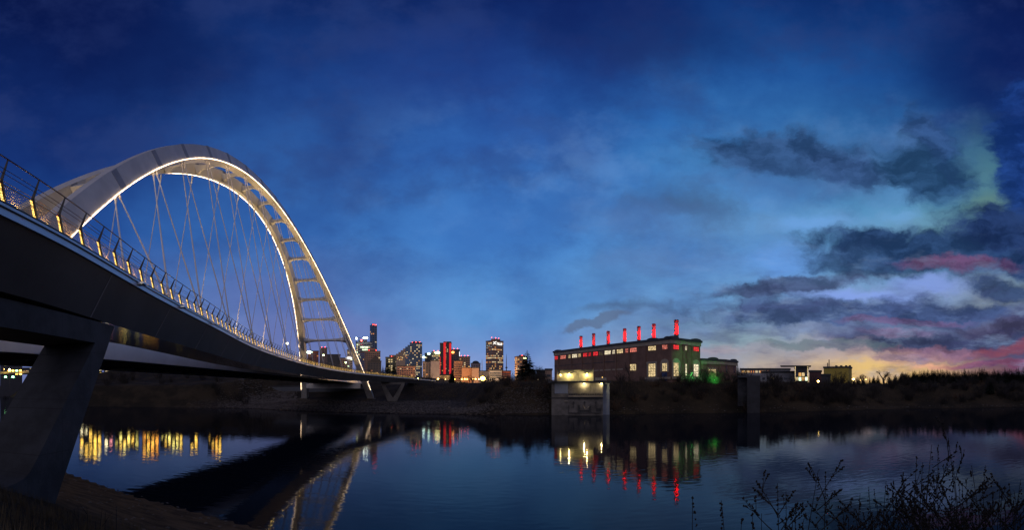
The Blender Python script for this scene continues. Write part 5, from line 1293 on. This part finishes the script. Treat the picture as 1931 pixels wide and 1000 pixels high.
for i in range(60):
    px = rng.uniform(-10, 470); r_ = shore_r(px) + 12 + rng.random() * 50; p = G3(px, r_)
    plantit('shrub', (SHR[i % 4],), p, rng.uniform(.8, 2.0), rng.random() * 6.28, 'dark leafless shrub ' + row((r_ - shore_r(px)) * .55) + (' left of the pier leg' if px < 100 else ' just right of the pier leg' if px < 240 else ' under the middle of the bridge' if px < 360 else ' left of the abutment slope'), 'shrub', 'dark shrubs under the bridge on the left bank')
for i in range(46):
    px = rng.uniform(560, 700) if i < 26 else rng.uniform(700, 1010); r_ = rng.uniform(255, 300); 
    treeat('bare_tree', BARE_LOW[i % 3], px, rng.uniform(698, 712) if i >= 26 else rng.uniform(686, 702), r_, ('thin grey leafless tree behind the rail ' + ('left of the far rib' if px < 580 else 'below the red brick building' if px < 605 else 'below the dark blocks' if px < 650 else 'beside the right arch rib')) if i < 26 else 'thin grey leafless tree on the crest ' + ('below the spruce pair' if px < 760 else 'below the stepped tower' if px < 800 else 'below the red striped tower' if px < 860 else 'below the orange blocks' if px < 915 else 'below the tall brown tower' if px < 965 else 'beside the big spruce'), 'bare tree', 'grey leafless trees behind the walkway rail' if i < 26 else 'grey leafless trees on the far bank crest', base_h=8, wide=1.2)
bt = G3(1161, 143); plantit('shrub', (SHR[4],), bt, 1.6, 1, 'round reddish brown shrub right of the pump house by the water', 'shrub')
gb_ = G3(1352, 164); plantit('shrub', (shrub_mesh(99, 3.0, 'grass', 60, 1.1),), gb_, 1.5, 1, 'bush lit bright green by the garden light in front of the annex', 'shrub')
# stones: riprap slope and gravel beach
def stones(n, fn, smin, smax, seed, name, label):
    rg_ = random.Random(seed); m = MB()
    ic = [(0, 0, 1), (.9, 0, .3), (.3, .85, .3), (-.75, .5, .3), (-.75, -.5, .3), (.3, -.85, .3), (0, 0, -.6)]
    fc_ = [(0, 1, 2), (0, 2, 3), (0, 3, 4), (0, 4, 5), (0, 5, 1), (6, 2, 1), (6, 3, 2), (6, 4, 3), (6, 5, 4), (6, 1, 5)]
    for _ in range(n):
        x, y = fn(rg_); s_ = rg_.uniform(smin, smax) * rg_.uniform(.6, 1.2); a = rg_.uniform(0, 6.28); ca, sa = math.cos(a), math.sin(a); z = hill(x, y)
        vs = []
        for vx, vy, vz in ic:
            vx *= rg_.uniform(.7, 1.2); vy *= rg_.uniform(.7, 1.2); vz *= rg_.uniform(.5, .9)
            vs.append((x + s_ * (vx * ca - vy * sa), y + s_ * (vx * sa + vy * ca), z + s_ * vz * .7))
        m.add(vs, fc_)
    return tag(m.build(name, M['stone']), label, 'stones', kind='stuff')
def fgr(rg_):
    px = rg_.uniform(410, 1035); r_ = shore_r(px) + rg_.random() ** 1.3 * (46 if px < 850 else 10); p = W(px, r_, 0); return p.x, p.y
stones(9000, fgr, .12, .42, 3, 'gravel_stones', 'pale gravel and cobbles along the far beach under the bridge')
def frr(rg_):
    px = rg_.uniform(450, 560); r_ = rg_.uniform(205, 228); p = W(px, r_, 0); return p.x, p.y
stones(1500, frr, .3, .7, 4, 'riprap_stones', 'grey riprap boulders on the slope left of the arch feet')
def fre(rg_):
    px = rg_.uniform(1110, 1931); r_ = shore_r(px) + rg_.random() * 3; p = W(px, r_, 0); return p.x, p.y
stones(260, fre, .1, .5, 5, 'shore_stones', 'scattered stones and debris along the right waterline')
def fns(rg_):
    x = rg_.uniform(-40, 0); yn = interp(NEAR, x); return x, yn - rg_.random() ** 1.6 * 8 + .3
stones(420, fns, .03, .14, 12, 'near_stones', 'small stones and debris on the sandy near shore')
# grass tufts on the banks
def tufts(n, fn, seed, h, name, label, mt='grass'):
    rg_ = random.Random(seed); m = MB()
    for _ in range(n):
        x, y = fn(rg_); z = hill(x, y)
        for k in range(5):
            a = rg_.uniform(0, 6.28); l = h * rg_.uniform(.5, 1.1); w_ = .02 * h / .5; dx_, dy_ = math.cos(a), math.sin(a); bx, by = x + rg_.uniform(-.15, .15) * h, y + rg_.uniform(-.15, .15) * h
            m.add([(bx - dy_ * w_, by + dx_ * w_, z - .05), (bx + dy_ * w_, by - dx_ * w_, z - .05), (bx + dx_ * l * .35, by + dy_ * l * .35, z + l)], [(0, 1, 2)])
    return tag(m.build(name, M[mt]), label, 'grass', kind='stuff')
def fbk(rg_):
    px = rg_.uniform(780, 1931); r_ = shore_r(px) + (6 if px > 880 else 50) + rg_.random() * 34; p = W(px, r_, 0); return p.x, p.y
tufts(7000, fbk, 8, .9, 'bank_grass', 'dry grass covering the far bank slopes')
def fnb(rg_):
    t = rg_.uniform(-1.1, -.35); r_ = rg_.uniform(2.5, 19); return r_ * math.sin(t), r_ * math.cos(t)
tufts(1500, fnb, 9, .32, 'near_grass', 'short dark dry grass on the near bank below the pier')
# ------------------------------------------------------------------ near weeds, bottom right
def stalk(name, px, ytip, r_, label, seed, grp=None, branches=5, seeds=True, lean=0.0, dense=0, rise=None):
    rg_ = random.Random(seed); p = G3(px - lean * 60, r_); zt = ZP(ytip, r_); h = zt - p.z
    t_ = thing(name, p, label, 'weed', grp); st_ = MB(); hd = MB()
    side = Vector((math.cos(theta(px)), -math.sin(theta(px)), 0))
    def twig(a, b, r0, lv):
        n = 4; pts = []; off = Vector((rg_.uniform(-1, 1), rg_.uniform(-1, 1), 0)) * (b - a).length * .05
        for i in range(n + 1):
            f = i / n; pts.append(a.lerp(b, f) + off * math.sin(f * math.pi))
        st_.tube(pts, [r0 * (1 - .7 * i / n) for i in range(n + 1)], 5, False)
        if seeds:
            ln = (b - a).length; k = int(ln / .022) if lv else int(ln * .35 / .02)
            for i in range(min(k, 26)):
                f = 1 - rg_.random() * (.45 if lv else .3); q = a.lerp(b, f) + Vector((rg_.uniform(-1, 1), rg_.uniform(-1, 1), rg_.uniform(-.5, 1))) * .010
                hd.ball(q, rg_.uniform(.006, .0125) * (1.0 if r_ < 6 else 1.5), 4)
        return pts
    tip = W(px, r_, zt)
    main = twig(p - UP * .05, tip, .0085 * (r_ / 4) ** .5, 0)
    for k in range(branches):
        f = rg_.uniform(.35, .9); o = (p).lerp(tip, f); ln = h * rg_.uniform(.12, .34) * (1.15 - f * .6)
        d = (side * rg_.choice((-1, 1)) * rg_.uniform(.35, .9) + Vector((rg_.uniform(-.3, .3), rg_.uniform(-.3, .3), 0)) + UP * rg_.uniform(.6, 1.1)).normalized(); e = o + d * ln
        twig(o, e, .0062, 1)
        for _ in range(dense):
            o2 = o.lerp(e, rg_.uniform(.3, .9)); d2 = (d + side * rg_.uniform(-.8, .8) + UP * rg_.uniform(-.1, .5)).normalized(); twig(o2, o2 + d2 * ln * rg_.uniform(.25, .5), .0045, 2)
    st_.build('stem', M['weed'], t_)
    if hd.v: tag(hd.build('seed_heads', M['weed'], t_), kind='stuff')
    return t_
stalk('weed_stalk', 1306, 936, 4.2, 'single leaning weed stalk, leftmost at the bottom edge', 1, branches=1, lean=-.9)
stalk('weed_stalk', 1360, 944, 4.2, 'thin upright stalk second from the left at the bottom', 2, branches=1, lean=-.2)
stalk('weed_stalk', 1399, 977, 4.0, 'very short stalk tip between the thin stalk and the branched weed', 3, branches=1); stalk('weed_stalk', 1419, 967, 4.0, 'short straight stalk tip left of the branched weed', 4, branches=0); stalk('weed_stalk', 1436, 969, 4.0, 'short bare stalk right beside the straight tip', 5, branches=0, seeds=False)
stalk('branched_weed', 1466, 912, 4.6, 'branched weed with seed clumps, first large one from the left', 6, branches=9, dense=2)
stalk('branched_weed', 1482, 927, 4.8, 'thin upright weed just right of the first large one', 7, branches=3)
stalk('branched_weed', 1501, 950, 4.4, 'short clumped weed between the two large branched ones', 16, branches=6, dense=2)
stalk('branched_weed', 1543, 888, 4.6, 'forked weed with thin spreading twigs left of the thicket', 8, branches=8, dense=2, lean=.2)
stalk('branched_weed', 1557, 889, 4.7, 'slim forked weed touching the spreading one', 17, branches=4, dense=1, lean=-.2)
for k, (px, y, nb) in enumerate(((1622, 930, 8), (1638, 918, 8), (1671, 908, 6), (1652, 945, 8), (1700, 895, 9), (1716, 928, 9), (1729, 862, 5), (1740, 872, 5), (1757, 839, 5), (1769, 838, 6), (1788, 826, 7), (1797, 872, 6), (1744, 925, 10), (1775, 935, 10), (1808, 905, 8), (1832, 878, 8), (1824, 940, 8), (1853, 925, 8), (1690, 950, 10), (1610, 960, 8), (1666, 960, 8), (1760, 960, 10), (1645, 968, 9), (1684, 930, 9), (1708, 955, 9), (1727, 905, 8), (1735, 950, 9), (1752, 900, 7), (1783, 960, 9), (1800, 950, 9), (1815, 915, 8), (1841, 950, 9), (1600, 975, 8), (1590, 966, 7))):
    tall = y < 880
    stalk('tall_weed' if tall else 'branched_weed', px, y, 4.9 + (k % 5) * .25, 'tall seeded weed spike rising from the thicket at bottom right' if tall else ('low ' if y > 940 else '') + 'tangled branched weed in the thicket ' + ('left of the tall spikes' if px < 1700 else 'among the tall spikes' if px < 1790 else 'right of the tall spikes'), 100 + k, 'tall weed spikes of the thicket' if tall else 'tangled weeds of the thicket', nb, True, rng.uniform(-.25, .25), 2)
for k, (px, y) in enumerate(((1872, 930), (1886, 915), (1903, 912), (1912, 925), (1925, 905), (1895, 945), (1918, 950))):
    stalk('branched_weed', px, y, 5.0 + k * .1, 'tangled branched weed at the right picture edge', 150 + k, 'weeds at the right picture edge', 8, True, rng.uniform(-.2, .2), 2)
for k in range(16):
    px = 20 + k * 13 + rng.uniform(-5, 5); stalk('weed_stalk', px, rng.uniform(950, 985), 6.0, 'faint dark weed stalk in front of the pier foot', 200 + k, 'faint weed stalks in front of the pier foot', 3, False)

# ------------------------------------------------------------------ labels: things that share one are told apart by their order from the left
ORD = ['leftmost', 'second from left', 'third from left', 'fourth from left', 'fifth from left', 'sixth from left', 'seventh from left', 'eighth from left', 'ninth from left', 'tenth from left', 'eleventh from left', 'twelfth from left', 'thirteenth from left', 'fourteenth from left', 'fifteenth from left', 'sixteenth from left']
same = {}
for o in sc.objects:
    if o.parent is None and 'label' in o.keys() and 'category' in o.keys(): same.setdefault(o['label'], []).append(o)
for lb, ob in same.items():
    if 1 < len(ob) <= 16:
        ob.sort(key=lambda o: math.atan2(o.location.x, o.location.y))
        for k, o in enumerate(ob):
            lb_ = lb.replace(', ', ' ').split(); o['label'] = ' '.join(lb_[:12]) + ', ' + (ORD[k] if k < len(ob) - 1 or len(ob) < 3 else 'rightmost')
